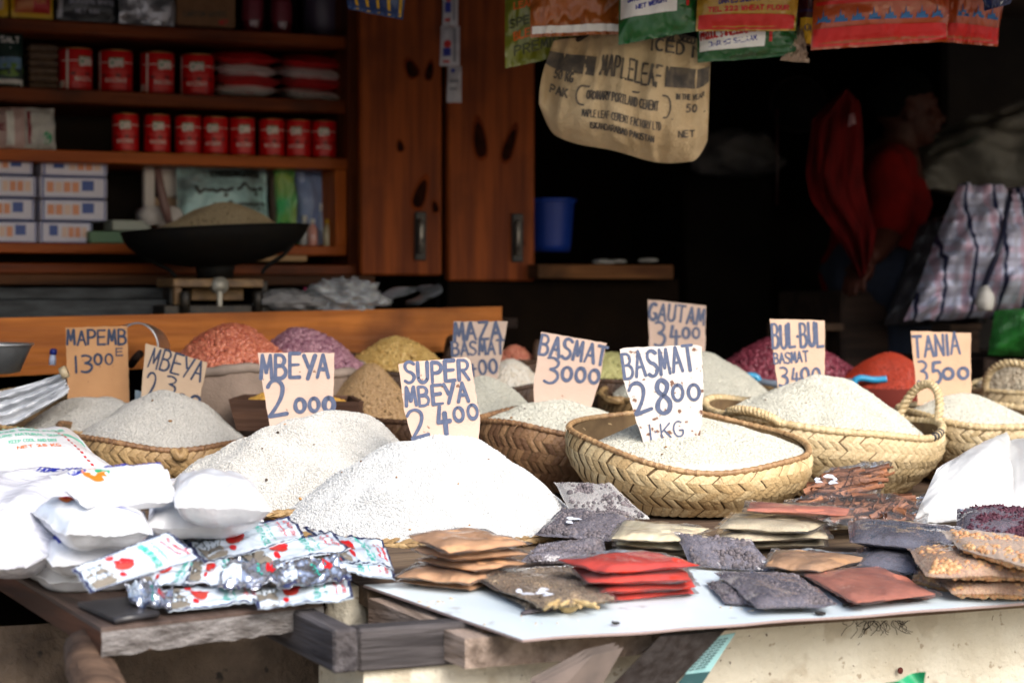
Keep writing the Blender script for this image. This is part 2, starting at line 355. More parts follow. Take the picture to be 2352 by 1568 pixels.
b.grid(roofp, 300, 4); t.part("roof", b, mat("rusty_roof_sheet", (.10, .075, .06), (.06, .035, .025), 6, rough=.7))
for px in (200, 1700, 2700): b = B(); b.tube([SW(px, -300, 5.7), SW(px, -300, 5.7) + V * 2.4], .035, 8); t.part("rafter", b, WD_dark)
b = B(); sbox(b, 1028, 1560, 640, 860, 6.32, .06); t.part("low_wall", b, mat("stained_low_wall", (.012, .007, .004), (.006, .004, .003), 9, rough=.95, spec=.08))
b = B(); sbox(b, 1236, 1548, 608, 640, 6.20, .34); t.part("ledge", b, wood("wood_ledge", (.20, .085, .03), (.09, .035, .014), (.04, .02, .01), rough=.8, k=1.6))
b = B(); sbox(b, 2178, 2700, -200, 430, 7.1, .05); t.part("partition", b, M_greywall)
t.done()
# cabinet with shelves
D0c = 6.45
t = T("shelf_cabinet", "brown wooden shelf cabinet with a framed lower niche, at the left behind the counter", "cabinet", rz=YAW)
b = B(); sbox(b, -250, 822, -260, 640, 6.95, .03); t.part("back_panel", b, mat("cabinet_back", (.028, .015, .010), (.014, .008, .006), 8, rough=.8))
for (a, c_, D0, m_) in ((62, 92, D0c, WD_cab), (215, 246, D0c, WD_cab), (352, 379, D0c - .02, WD_frame)):
    b = B(); b.box(uu(-250, D0), uu(800, D0), D0 * cY, D0 * cY + .43, zz(c_, 400, D0), zz(a, 400, D0)); t.part("shelf", b, m_)
b = B(); sbox(b, 800, 824, -260, 645, D0c - .03, .46); t.part("side_panel", b, WD_cabv)
b = B(); b.box(uu(-250, D0c - .02), uu(797, D0c - .02), (D0c - .02) * cY, (D0c - .02) * cY + .43, zz(584, 400, D0c), zz(561, 400, D0c)); t.part("frame_rail", b, WD_frame)
b = B(); sbox(b, 771, 797, 380, 561.5, D0c - .022, .12, ref=400); t.part("frame_stile", b, wood("wood_frame_orange_upright", (.62, .15, .012), (.38, .08, .010), axis=2, rough=.45, knots=False))
b = B(); sbox(b, -250, 838, 606, 630, D0c - .10, .25, ref=400); t.part("ledge", b, WD_cab)
b = B(); sbox(b, -250, 862, 631, 655, D0c - .22, .35, ref=400); t.part("ledge", b, wood("wood_low_ledge", (.10, .04, .016), (.04, .016, .008), rough=.7, knots=False))
t.done()
# shutters (two open door leaves)
def hinge(t, px, py, w=26, h=112, D0=6.28):
    b = B(); sbox(b, px - w / 2, px + w / 2, py - h / 2, py + h / 2, D0 - .012, .010); k = t.part("hasp", b, mat("black_iron", (.02, .02, .022), (.05, .045, .04), 60, rough=.5, metal=.6))
    b = B(); p0 = SW(px, py - h * .36, D0 - .025); p1 = SW(px, py + h * .36, D0 - .025)
    b.tube([p0, p0 + (p1 - p0) * .3, p0 + (p1 - p0) * .5, p1], [.006, .008, .006, .009], 8); t.part("bolt", b, mat("worn_steel", (.42, .40, .36), (.12, .11, .10), 70, rough=.4, metal=.7), up=k)
def knot(b, px, py, rx, ry, D0, ang):                                # a dark knot let into the board, 2 mm proud
    c = SW(px, py, D0) - V * .0015; pts = []
    for i in range(20):
        a = 2 * math.pi * i / 20; x, y = rx * .8 * math.cos(a), ry * .85 * math.sin(a) * (1 + .35 * math.sin(a))
        pts.append(c + U * (x * math.cos(ang) - y * math.sin(ang)) + UP * (x * math.sin(ang) + y * math.cos(ang)))
    cen = c; b.add([cen + (q - cen) * 1.32 + V * .0009 for q in pts], [list(range(20))], sm=False, mi=1); b.add(pts, [list(range(20))], sm=False)
M_halo = mat("knot_halo", (.22, .040, .006), (.10, .018, .005), 30, stretch=(3, 3, 1), rough=.8, spec=.1)
M_knot = mat("wood_knot", (.014, .005, .003), (.04, .010, .004), 40, rough=.95, spec=.05)
for (pl, pr, pb, D0, lab, hp, kn) in ((829, 1016, 632, 6.30, "narrow brown wooden shutter leaf beside the shelf cabinet, black bolt at its lower right", (967, 542), [(948, 165, .022, .03, .5), (985, 170, .014, .03, -.2), (962, 455, .022, .05, -.35), (1000, 480, .012, .02, .2), (920, 340, .012, .018, .2)]),
                                      (1031, 1229, 645, 6.28, "brown wooden shutter leaf with two big dark knots, beside the dark shop opening", (1190, 546), [(1103, 335, .024, .06, .12), (1166, 345, .020, .058, -.35), (1200, 560, .008, .012, 0)])):
    t = T("shutter_leaf", lab, "shutter", rz=YAW)
    b = B(); sbox(b, pl, pr, -260, pb, D0, .035, c=.005); t.part("panel", b, WD_shut)
    for x, y, rx, ry, a in kn: b = B(); knot(b, x, y, rx, ry, D0, a); t.part("knot", b, [M_knot, M_halo])
    hinge(t, *hp, D0=D0); t.done()
b = B(); sbox(b, 1016, 1031, -260, 800, 6.42, .05); one("door_post", "thin black post in the gap between the two brown shutters", "post", b, M_black, rz=YAW)
# counter
t = T("market_counter", "sloping wooden market counter that carries the baskets of rice", "counter", rz=YAW)
M_deck = wood("wood_deck", (.16, .11, .07), (.06, .04, .028), (.1, .06, .04), rough=.85, bump=.6)
R0s = uu(2800, 6.45) + .45; b = B(); edges = [3.3, 3.62, 4.0, 4.3, 4.65, 5.0, 5.35, 5.72]
for a, c_ in zip(edges, edges[1:]):
    l0, r0 = uu({3.3: 1112, 3.62: 846}.get(a, -260), a), R0s
    p = [uvz(l0, a * cY + .002, 0), uvz(r0, a * cY + .002, 0), uvz(r0, c_ * cY - .002, 0), uvz(l0, c_ * cY - .002, 0)]
    for q in p: q.z = zc(q.x, q.y) - .006
    b.prism(p, (0, 0, -.03))
t.part("deck", b, M_deck)
for px in (-150, 900, 1800, 2600):
    for D0 in (3.95, 5.5):
        b = B(); l0 = uu(px, D0); b.box(l0, l0 + .07, D0 * cY, D0 * cY + .07, 0, zc(0, D0) - .05); t.part("leg", b, WD_dark)
t.done()
# plaster wall under the counter, mud wall under the bench
def wallf(u, v, u0, u1, D0, z1, amp):
    uw = u0 + (u1 - u0) * u; z = z1 * v
    return uvz(uw, D0 * cY + amp * nz(uw * 3, z * 3) + .3 * amp * nz(uw * 14, z * 14), z)
b = B(); l0, r0 = uu(835, 3.36), uu(2800, 3.36); z1 = .834 + S * .16 - .042
b.grid(lambda u, v: wallf(u, v, l0, r0, 3.36, z1, .008), 110, 30)
b.prism([uvz(l0, 3.36 * cY, 0), uvz(l0, 3.36 * cY, z1), uvz(l0, 3.36 * cY + .2, z1), uvz(l0, 3.36 * cY + .2, 0)], U * .03)
one("plaster_wall", "cream plastered wall with dark scratches below the white board", "wall", b, M_plaster, rz=YAW)
b = B(); l0, r0 = uu(-260, 3.95), uu(850, 3.95)
b.grid(lambda u, v: wallf(u, v, l0, r0, 3.95, .80, .02), 50, 30)
b.prism([uvz(r0, 3.95 * cY, 0), uvz(r0, 3.95 * cY, .8), uvz(r0, 3.95 * cY + .15, .8), uvz(r0, 3.95 * cY + .15, 0)], U * -.03)
one("mud_wall", "dark brown mud wall in the hollow below the left bench", "wall", b, M_mud, rz=YAW)
# little plaster stub between bench and board
b = B()
p0, p1 = CP(796, 1345, -.004), CP(862, 1350, -.004)
def stub(u, v):
    a = 2 * math.pi * u; c = (p0 + p1) / 2 + V * .06
    r = .032 + .010 * nz(3 * math.cos(a), 3 * math.sin(a), v * 4)
    return Vector((c.x + r * math.cos(a) * 1.1, c.y + r * math.sin(a), c.z - .002 - v * .14))
b.grid(stub, 26, 10, cu=True); c0 = (p0 + p1) / 2 + V * .06
b.add([stub(i / 26, 0) for i in range(26)] + [c0], [[i, (i + 1) % 26, 26] for i in range(26)])
one("masonry_stub", "crumbling cream masonry lump between the bench and the white board", "masonry", b, M_plaster)
# bench plank with flour and sachets
A_, B_ = CP(232, 1442), CP(742, 1383); dd = (CP(0, 1300) - A_).normalized(); C_ = B_ + dd * .95; D_ = A_ + dd * .95
def rough_edge(p, q, n, amp, seed): return [p.lerp(q, i / n) + UP * amp * nz(i * .9, seed) * (0 < i < n) for i in range(n + 1)]
t = T("bench_plank", "thick worn wooden bench plank carrying flour bags and silver sachets", "bench", rz=math.atan2(dd.y, dd.x) - R(90))
b = B(); b.prism([A_, B_, C_, D_], (0, 0, -.006)); t.part("top", b, WD_bench)
b = B(); f0 = rough_edge(A_ - UP * .006, B_ - UP * .006, 24, .000, 1); f1 = rough_edge(A_ - UP * .043, B_ - UP * .040, 24, .006, 5)
N_ = (B_ - A_).cross(UP).normalized()
ff = lambda u, v: f0[round(u * 24)].lerp(f1[round(u * 24)], v) + N_ * (.003 + .002 * nz(u * 20, v * 4) - .004 * abs(v - .5))
b.grid(ff, 24, 5, flip=False); t.part("front_edge", b, WD_end)
b = B(); b.prism([A_ - UP * .0065, D_ - UP * .0065, C_ - UP * .0065, B_ - UP * .0065], (0, 0, -.034)); t.part("body", b, wood("wood_bench_side", (.13, .05, .025), (.04, .018, .010), axis=1, rough=.7))
t.done()
# beams below
def beam(name, lab, p, along, L, w, h, m, across):
    b = B(); a = along.normalized(); c = across.normalized()
    fr = Matrix(((a.x, c.x, 0, p.x), (a.y, c.y, 0, p.y), (a.z, c.z, 1, p.z), (0, 0, 0, 1)))
    b.box(0, L, 0, w, -h, 0, .004, fr=fr)
    return b
Vs = (V + UP * S * .3).normalized()
b = beam("", "", W(766, 1446, 3.19), Vs, 1.0, .040, .066, None, U)
one("support_beam", "grey weathered beam under the bench, its square end facing out", "beam", b, WD_greyv, rz=YAW)
b = beam("", "", W(824, 1444, 3.235), U, .52, .05, .066, None, V)
one("support_beam", "dark grey weathered cross beam lying under the white board's left plank", "beam", b, WD_grey, rz=YAW)
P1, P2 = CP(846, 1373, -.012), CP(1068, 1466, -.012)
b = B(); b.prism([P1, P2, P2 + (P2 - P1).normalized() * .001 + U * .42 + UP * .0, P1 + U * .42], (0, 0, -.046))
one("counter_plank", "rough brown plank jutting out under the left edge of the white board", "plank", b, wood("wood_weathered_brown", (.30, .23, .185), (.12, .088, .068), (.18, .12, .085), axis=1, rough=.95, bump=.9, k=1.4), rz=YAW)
# white board
Bc, Bl, Br = CP(1200, 1471), CP(835, 1345), CP(2640, 1365)
b = B(); nb = 60
def brd(u, v):
    p = Bc.lerp(Br, u) + (Bl - Bc) * v; p.z = zc(p.x, p.y) + .002 + .0025 * nz(u * 9, v * 2) * (1 - v); return p
for dz, fl in ((0, False), (-.004, True)): b.grid(lambda u, v: brd(u, v) + UP * dz, nb, 6, flip=fl, sm=True)
for e in (0, 1): b.grid(lambda u, v: brd(u, e) - UP * .004 * v, nb, 1, flip=(e == 1), sm=False, mi=1)
for e in (0, 1): b.grid(lambda u, v: brd(e, u) - UP * .004 * v, 6, 1, flip=(e == 0), sm=False, mi=1)
one("white_board", "smooth white sheet board under the spice packets", "board", b, [mat("white_laminate", (.62, .70, .74), (.54, .62, .66), 5, rough=.28, dots=[((.42, .45, .46), 16, .66), ((.05, .035, .03), 55, .80)]), mat("board_edge", (.30, .22, .20), rough=.7)], rz=YAW)
# nails, dead flies on the board
for px, py, s_ in ((1414, 1430, .006), (1884, 1408, .008), (1942, 1389, .005)):
    b = B(); c = CP(px, py, .006); b.ell(c, (s_, s_ * .5, s_ * .45), 8, 6); b.ell(c + Vector((s_ * .8, 0, 0)), s_ * .35, 6, 5)
    b.tube([c, c + Vector((-s_ * .9, s_ * .6, .001))], [.0012, .0022], 5); b.tube([c, c + Vector((-s_ * .9, -s_ * .5, .001))], [.0012, .0022], 5)
    one("fly", {1414: "small dark fly on the white board, nearest its left corner", 1884: "larger dark fly on the white board's front edge", 1942: "smallest dark fly on the white board, right of the other flies"}[px], "fly", b, M_black, "flies on the white board")
# under the counter
b = B(); b.tube([W(192, 1478, 3.24), W(205, 1530, 3.20), W(255, 1640, 3.12), W(330, 1900, 3.0)], [.030, .037, .040, .042], 14)
one("support_log", "rounded brown log propping up the left bench", "log", b, WD_brown)
b = B(); b.prism([W(1515, 1462, 3.30), W(1664, 1448, 3.40), W(1505, 1620, 3.36), W(1340, 1640, 3.26)], (.006, .03, 0)); one("brace_board", "dark slanting brace board under the white board", "brace", b, wood("wood_brace", (.045, .038, .036), (.02, .014, .012), (.07, .03, .02), rough=.9, k=2), at=None)
b = B(); cb = [W(1432, 1486, 3.26), W(1362, 1502, 3.22), W(1238, 1568, 3.20), W(1238, 1640, 3.2), W(1345, 1640, 3.26)]
for k_ in range(3): b.prism([q + Vector((-.006 * k_, .004 * k_, .003 * k_)) for q in cb], (0, .002, 0))
one("cardboard_piece", "folded grey-brown cardboard tucked beside the dark brace board", "cardboard", b, mat("old_card", (.17, .13, .11), (.10, .08, .07), 20, rough=.9))
b = B(); q = [W(1640, 1462, 3.42), W(1690, 1452, 3.43), W(1592, 1600, 3.40), W(1532, 1600, 3.38)]
b.prism(q, (0, .002, 0)); up_ = (q[0] - q[3]).normalized(); rt = (q[1] - q[0]).normalized(); nn = rt.cross(up_).normalized()
for i in range(11):
    for s_ in range(3): b.ribbon([q[0] - up_ * (.01 + .006 * i) + rt * (.003 + .01 * s_), q[0] - up_ * (.01 + .006 * i) + rt * (.010 + .01 * s_)], nn * (-1 if nn.y > 0 else 1), .0018, .0008 + .00002 * i, mi=1)
b.prism([q[0].lerp(q[3], .62) - Vector((0, .002, 0)), q[1].lerp(q[2], .60) - Vector((0, .002, 0)), q[2] - Vector((0, .002, 0)), q[3] - Vector((0, .002, 0))], (0, .001, 0), mi=2)
one("printed_sheet", "teal printed sheet hanging beside the dark brace board", "sheet", b, [mat("teal_sheet", (.22, .42, .42), rough=.5), mat("teal_print", (.03, .08, .09), rough=.6), mat("dark_teal", (.005, .05, .055), rough=.5)])
b = B(); b.grid(lambda u, v: W(2035 + 90 * u, 1600 - 60 * v * (.55 + .45 * u), 3.30) + Vector((0, .01 * math.sin(u * 7 + v * 3), 0)), 10, 8)
b.grid(lambda u, v: W(2035 + 90 * u, 1600 - 60 * v * (.55 + .45 * u), 3.31) + Vector((0, .01 * math.sin(u * 7 + v * 3), 0)), 10, 8, flip=True)
one("green_plastic", "scrap of bright green plastic bag below the white board", "plastic scrap", b, mat("green_plastic_scrap", (.01, .25, .10), rough=.35))
# hair-like dry roots hanging below the board, a rusty spot, crumbs
b = B(); rr = random.Random(5)
for i in range(34):
    x0 = rr.choice((1950, 2010, 2030, 2040)) + rr.uniform(-45, 55); L_ = rr.uniform(10, 42); a = rr.uniform(-.9, .9)
    pts = [W(x0 + L_ * 1.3 * math.sin(a) * s_ + rr.uniform(-6, 6), 1424 + L_ * s_ * rr.uniform(.7, 1.1), Ds(x0, 3.36) - .012 - .004 * s_) for s_ in (0, .35, .7, 1)]
    b.tube(catmull(pts), .0006, 4)
one("dry_roots", "tuft of fine dark dry roots on the plaster under the white board", "roots", b, mat("root_dark", (.03, .02, .015), rough=.9))
b = B(); c = W(2068, 1539, Ds(2068, 3.36) - .010); b.ell(c, (.005, .003, .006), 12, 8); one("rust_nail", "round rusty nail head in the cream plaster wall", "nail", b, mat("rust", (.12, .02, .012), (.05, .01, .008), 60, rough=.9))
# ================================================================ packs, sachets, bags
def bil(q):
    a, b_, c, d = [Vector(x) for x in q]
    return lambda u, v: (a * (1 - u) + b_ * u) * (1 - v) + (d * (1 - u) + c * u) * v
def qn(q): return ((q[1] - q[0]) + (q[2] - q[3])).cross((q[3] - q[0]) + (q[2] - q[1])).normalized()
def prof(t, m, p, pw):
    x = abs(2 * t - 1) / (1 - 2 * m) if m < .5 else 1
    return 0 if x >= 1 else (1 - x ** p) ** pw
def pillow(b, q, thick, m=.06, p=3.5, pw=.5, wr=.0015, seed=0, nu=22, nv=18, mi=0, mv=None, fr=1, sag=0, sm=True, sides=(1, -1), crease=1):
    q = [Vector(x) for x in q]; P = bil(q); n = qn(q); mv = m if mv is None else mv
    def surf(u, v, side=1, off=0):
        h = thick / 2 * prof(u, m, p, pw) * prof(v, mv, p, pw)
        e = 1 - min(u, 1 - u, v, 1 - v) * 2
        w = wr * (nz(u * 4 * fr + seed, v * 4 * fr, seed * 1.7) * 1.2 + crease * .9 * abs(nz(u * 9 * fr, v * 6 * fr + seed, 3.1)) * e)
        ed = .004 * nz(u * 3 + seed * 2, v * 3, 9.1) * e
        return P(u, v) + n * (side * (h + .0004) + w * (1 if side > 0 else .6) + off + ed - sag * ((2 * u - 1) ** 2 + (2 * v - 1) ** 2))
    for sd in sides: b.grid(lambda u, v: surf(u, v, sd), nu, nv, flip=sd < 0, mi=mi, sm=sm)
    b_ = [(i / nu, 0) for i in range(nu)] + [(1, j / nv) for j in range(nv)] + [(1 - i / nu, 1) for i in range(nu)] + [(0, 1 - j / nv) for j in range(nv)]
    if len(sides) == 2:
        k = len(b_); b.add([surf(u, v, 1) for u, v in b_] + [surf(u, v, -1) for u, v in b_], [[k + i, k + (i + 1) % k, (i + 1) % k, i] for i in range(k)], mi=mi)
    return surf, n
PRK = [0]
def prints(b, surf, n, items, side=1, o=.0007):
    for it in items:
        PRK[0] = (PRK[0] + 1) % 12; off = o + .00004 * PRK[0]
        if it[0] == 't':                                             # text: string, u0, v0, u1, v1 of the base line, height, stroke width (m), material
            _, s_, u0, v0, u1, v1, h, w, mi = it[:9]; st = scribble(1, s_) if isinstance(s_, int) else strokes(s_, 1)
            up = (-(v1 - v0), (u1 - u0)); ln = math.hypot(*up) or 1
            hu = it[9] if len(it) > 9 else (0, h)
            for k_, q in enumerate(st): b.ribbon([surf(u0 + a * (u1 - u0) + hu[0] * c_, v0 + a * (v1 - v0) + hu[1] * c_, side) for a, c_ in q], n * side, w, off + .00001 * k_, mi=mi)
        elif it[0] == 'r':
            _, u0, v0, u1, v1, mi = it; g = max(2, int(abs(u1 - u0) * 44)); g2 = max(2, int(abs(v1 - v0) * 34))
            b.grid(lambda u, v: surf(u0 + (u1 - u0) * u, v0 + (v1 - v0) * v, side, off - .0003), g, g2, mi=mi, flip=side < 0)
        elif it[0] == 'e':
            _, uc, vc, ru, rv, mi = it
            pts = [surf(uc + ru * math.cos(a * math.pi / 8), vc + rv * math.sin(a * math.pi / 8), side, off) for a in range(16)]
            b.add(pts + [surf(uc, vc, side, off)], [[i, (i + 1) % 16, 16] if side > 0 else [(i + 1) % 16, i, 16] for i in range(16)], mi=mi)
        elif it[0] == 'p':
            _, poly, mi = it; pts = [surf(u, v, side, off) for u, v in poly]; b.add(pts, [list(range(len(pts)))], mi=mi, sm=False)
def plain(name, c, **k): k.setdefault('rough', .45); return mat(name, c, **k)
INK_blue, INK_red, INK_green, INK_black = plain("ink_blue", (.012, .025, .30)), plain("ink_red", (.50, .008, .012)), plain("ink_green", (.008, .30, .13)), plain("ink_black", (.012, .012, .014))
INK_orange, INK_white, INK_yellow, INK_teal = plain("ink_orange", (.75, .15, .01)), plain("ink_white", (.8, .8, .8)), plain("ink_yellow", (.75, .45, .02)), plain("ink_teal", (.01, .35, .28))
M_gold = mat("gold_print", (.19, .165, .13), rough=.4)
# ================================================================ goods on the shelves
def shelf_z(py, D0=D0c): return zz(py, 400, D0)
ZS1, ZS2, ZS3, ZN = shelf_z(62) + .001, shelf_z(215) + .001, shelf_z(352, D0c - .02) + .001, shelf_z(561) + .001
def at_shelf(px, D0, z): p = SW(px, 500, D0); p.z = z; return p
ORD = ["leftmost", "second", "third", "fourth", "fifth", "sixth", "seventh", "rightmost"]
M_tin = [mat("red_tin", (.62, .004, .006), (.50, .003, .005), 14, rough=.35, coat=.15, spec=.3), mat("tin_gold_rim", (.55, .38, .14), rough=.3, metal=.8), INK_green, plain("tin_print_pale", (.75, .62, .58)), plain("tin_print_white", (.80, .78, .74)), plain("tin_print_dark", (.05, .002, .004)), plain("tin_tomato", (.62, .02, .02))]
def tin(r, h, lab, px, D0, z, seam):
    t = T("tomato_tin", lab, "tin", "red tomato tins on the second shelf" if seam else "small red tomato tins on the third shelf", rz=0, at=(0, 0, 0))
    b = B(); b.lathe([(r * .985, .004 * h / .1), (r, .06 * h), (r, .94 * h), (r * .985, .97 * h)], 32)
    def cyl(a, z_, o=0): a = R(-90) + a; return Vector(((r + .0006 + o) * math.cos(a), (r + .0006 + o) * math.sin(a), z_ * h))
    def patch(a0, a1, z0, z1, mi, o=0): b.grid(lambda u, v: cyl(a0 + (a1 - a0) * u, z0 + (z1 - z0) * v, o), max(3, int(abs(a1 - a0) * 8)), 3, mi=mi)
    patch(-1.5, 1.5, .685, .71, 3, .0001); patch(-.42, .46, .60, .80, 2, .0002)
    for q in strokes("DM", .8): b.ribbon([cyl(-.38 + a, .61 + .15 * c_) for a, c_ in q], Vector((0, -1, 0)), r * .16, .0010, mi=3)
    for a in (-.75, .15, .9): patch(a - .14, a + .14, .37, .43, 5, .0002)
    for a in (-.55, -.2, .3, .62): patch(a - .2, a + .2, .42, .52, 6, .0001)
    patch(-.62, .62, .245, .335, 3, .0002)
    for q in strokes("TOMATO", 1.1): b.ribbon([cyl(-.55 + a, .26 + .06 * c_) for a, c_ in q], Vector((0, -1, 0)), r * .05, .0014, mi=0)
    patch(-.4, .5, .10, .19, 6, .0001)
    if seam: patch(-1.15, -1.0, .05, .95, 4, .0003); patch(-1.7, -1.25, .08, .24, 3, .0003)
    t.part("body", b, M_tin)
    for nm, za in (("top_rim", .985), ("bottom_rim", .012)):
        b = B(); b.lathe([(r * .94, za * h - .01 * h), (r * 1.012, za * h - .012 * h), (r * 1.015, za * h + .008 * h), (r * .95, za * h + .014 * h), (r * .93, za * h + .002 * h)], 32); t.part(nm, b, [M_tin[1]])
    o = t.done(); o.location = at_shelf(px, D0, z); return o
ref = None
tl = ["red tin with a pale vertical stripe, beside the brown bundle on the second shelf", "second large red tin from the left on the second shelf, green emblem facing out", "third large red tin on the second shelf, with a thin pale vertical stripe", "large red tin on the second shelf next to the stacked red and white packets"]
for i, (px, a) in enumerate(((172, 48), (265, 12), (361, 36), (453, 6))):
    if i == 0: ref = tin(.048, .122, tl[0], px, 6.56, ZS2, True); ref.rotation_euler.z = R(a)
    else: dup(ref, at_shelf(px, 6.56, ZS2), R(a), tl[i])
ref = None
for i, (px, a) in enumerate(((288, 8), (361, 14), (432, 6), (494, -4), (556, 18), (624, 10), (685, -6), (744, 4))):
    lab = f"{ORD[i]} of the eight small red tins standing on the third shelf"
    if ref is None: ref = tin(.0365, .110, lab, px, 6.50, ZS3, False); ref.rotation_euler.z = R(a)
    else: dup(ref, at_shelf(px, 6.50, ZS3), R(a), lab)
# flat red and white packets, two stacks of four
M_rw = [mat("white_packet", (.72, .68, .66), rough=.4, bump=.3, bscale=60), mat("red_packet_print", (.50, .008, .012), rough=.35), INK_black]
HGT = ["topmost", "second from the top", "third from the top", "lowest"]
for s_, (pl, pr, nm) in enumerate(((502, 648, "left"), (656, 806, "right"))):
    for k_ in range(4):
        b = B(); jl, jr = random.uniform(-6, 6), random.uniform(-4, 8); D0 = 6.50; z = ZS2 + .016 + .031 * (3 - k_)
        qs = [at_shelf(pl + jl, D0, z + .004), at_shelf(pr + jr, D0, z + random.uniform(-.012, .006)), None, None]; qs[2] = qs[1] + V * .15 + UP * .020; qs[3] = qs[0] + V * .15 + UP * .018
        sf, n_ = pillow(b, qs, .040, m=.03, p=3, pw=.6, wr=.004, seed=s_ * 9 + k_, nu=26, sides=(1,), mi=1 - k_ % 2); pillow(b, qs, .040, m=.03, p=3, pw=.6, wr=.004, seed=s_ * 9 + k_, nu=26, sides=(-1,), mi=1 - k_ % 2)
        prints(b, sf, n_, [('t', "FLOUR", .3, .02, .62, .02, .05, .003, 1), ('r', .82, .0, .93, .06, 2)], side=-1)
        one("flat_packet", f"{HGT[k_]} red and white packet in the {nm} stack on the second shelf", "packet", b, M_rw, "red and white packets stacked on the second shelf")
# other goods on the shelves
def upack(name, lab, cat, px0, px1, py0, py1, D0, mats, items, thick=.05, group=None, top_lean=.02, seed=1, wr=.004, base=None, **kw):
    b = B(); z = base; q0 = SW(px0, py1, D0); q1 = SW(px1, py1, D0)
    if base is not None: q0.z = q1.z = base + .002
    h0 = (py1 - py0) / F * q0.y
    q = [q0, q1, q1 + UP * h0 + V * top_lean, q0 + UP * h0 + V * top_lean]
    sf, n_ = pillow(b, q, thick, m=.03, mv=.05, p=3, pw=.6, wr=wr, seed=seed, **kw); prints(b, sf, n_, items)
    return one(name, lab, cat, b, mats, group)
upack("printed_packet", "dark green printed packet with white mountains at the left end of the second shelf", "packet", -10, 55, 68, 200, 6.5, [plain("pk_darkgreen", (.01, .035, .03)), INK_white, plain("pk_leaf", (.12, .25, .03)), plain("pk_skyblue", (.15, .28, .45))], [('r', .1, .3, .9, .5, 3), ('r', .05, .02, .95, .12, 1), ('e', .5, .28, .45, .12, 2), ('p', [(.2, .45), (.5, .68), (.85, .42)], 1), ('t', "SALT", .15, .76, .85, .76, .1, .004, 1)], base=ZS2)
b = B()
for k_ in range(6):
    p = at_shelf(95, 6.55, ZS2 + .012 + .021 * k_); b.box(p.dot(U) - .042, p.dot(U) + .042, p.dot(V) - .03, p.dot(V) + .06, p.z - .011, p.z + .0095, .006)
one("brown_bundle", "bundle of brown wrapped bars stacked beside the striped red tin", "bundle", b, mat("brown_wrap", (.14, .085, .05), (.07, .04, .025), 60, rough=.6, bump=.6, bscale=80), rz=YAW)
for i, (a, c_, m_, it, lb) in enumerate(((-15, 62, plain("pk_pinkwhite", (.55, .40, .40)), [('r', .35, .05, .6, .95, 1), ('t', "RICE", .05, .4, .3, .4, .15, .004, 2)], "crumpled pink and white packet at the left end of the third shelf"), (55, 128, plain("pk_silverwhite", (.55, .55, .55), rough=.25, bump=.8, bscale=50), [('e', .7, .25, .15, .15, 3), ('r', .1, .1, .2, .9, 2)], "crumpled silvery white packet beside the pink one on the third shelf"))):
    upack("soft_packet", lb, "packet", a, c_, 246, 342, 6.5, [m_, INK_white, plain("pk_maroon", (.25, .03, .05)), INK_green], it, seed=4 + i, wr=.008, base=ZS3)
upack("boxed_packet", "red box with yellow edges, cut by the left edge of the top shelf", "box", -60, 20, -110, 38, 6.47, [INK_yellow, plain("pk_cream", (.6, .4, .3))], [('r', .1, .1, .8, .9, 1)], base=ZS1, thick=.06)
upack("boxed_packet", "red packet framed in yellow on the top shelf, beside the black packet", "box", 25, 122, -120, 44, 6.47, [INK_yellow, plain("pk_red", (.5, .02, .02)), plain("pk_orangered", (.6, .2, .05))], [('r', .08, .07, .92, .93, 1), ('t', "SHERRY", .2, .35, .85, .35, .06, .004, 2), ('t', "OFFER", .2, .2, .8, .2, .06, .004, 2), ('r', .1, .08, .5, .22, 2)], base=ZS1, thick=.06, wr=.001)
upack("black_packet", "black packet with grey lettering on the top shelf, beside the red and yellow one", "packet", 128, 268, -130, 46, 6.47, [mat("black_foil", (.015, .016, .022), rough=.3, bump=.3, bscale=30), plain("pk_grey", (.35, .35, .42)), plain("pk_pale", (.45, .45, .5))], [('t', "CANDLES LONG", .05, .32, .95, .32, .06, .003, 1), ('t', "BURNING WHITE", .2, .22, .95, .22, .05, .003, 1), ('t', "NET 400", .3, .10, .7, .10, .05, .003, 1), ('r', .02, .03, .1, .3, 2)], base=ZS1)
upack("silver_bag", "crumpled silver and black bag on the top shelf, beside the brown carton", "bag", 272, 402, -130, 60, 6.47, [mat("silver_black_foil", (.55, .55, .60), (.015, .015, .02), 9, rough=.22, metal=.5, bump=1.0, bscale=24)], [], base=ZS1, wr=.014)
b = B(); sbox(b, 406, 541, -120, 62, 6.48, .14); n_ = -V
pp = lambda x, y: SW(406 + x * 135, 62 - y * 182, 6.48)
for k_, q in enumerate(strokes("CARTON GOODS", 1)): b.ribbon([pp(.1 + .75 * a, .13 + .06 * c_) for a, c_ in q], n_, .003, .0008 + .00002 * k_, mi=1)
for k_, q in enumerate(strokes("NET", 1)): b.ribbon([pp(.72 + .15 * a, .03 + .05 * c_) for a, c_ in q], n_, .003, .0008 + .00002 * k_, mi=2)
one("brown_carton", "brown cardboard carton with faint print on the top shelf", "carton", b, [mat("carton", (.22, .11, .05), (.17, .08, .035), 30, rough=.85), plain("carton_ink", (.06, .05, .03)), INK_red], rz=YAW)
M_bot = mat("dark_red_glass", (.10, .006, .012), rough=.12, coat=.5)
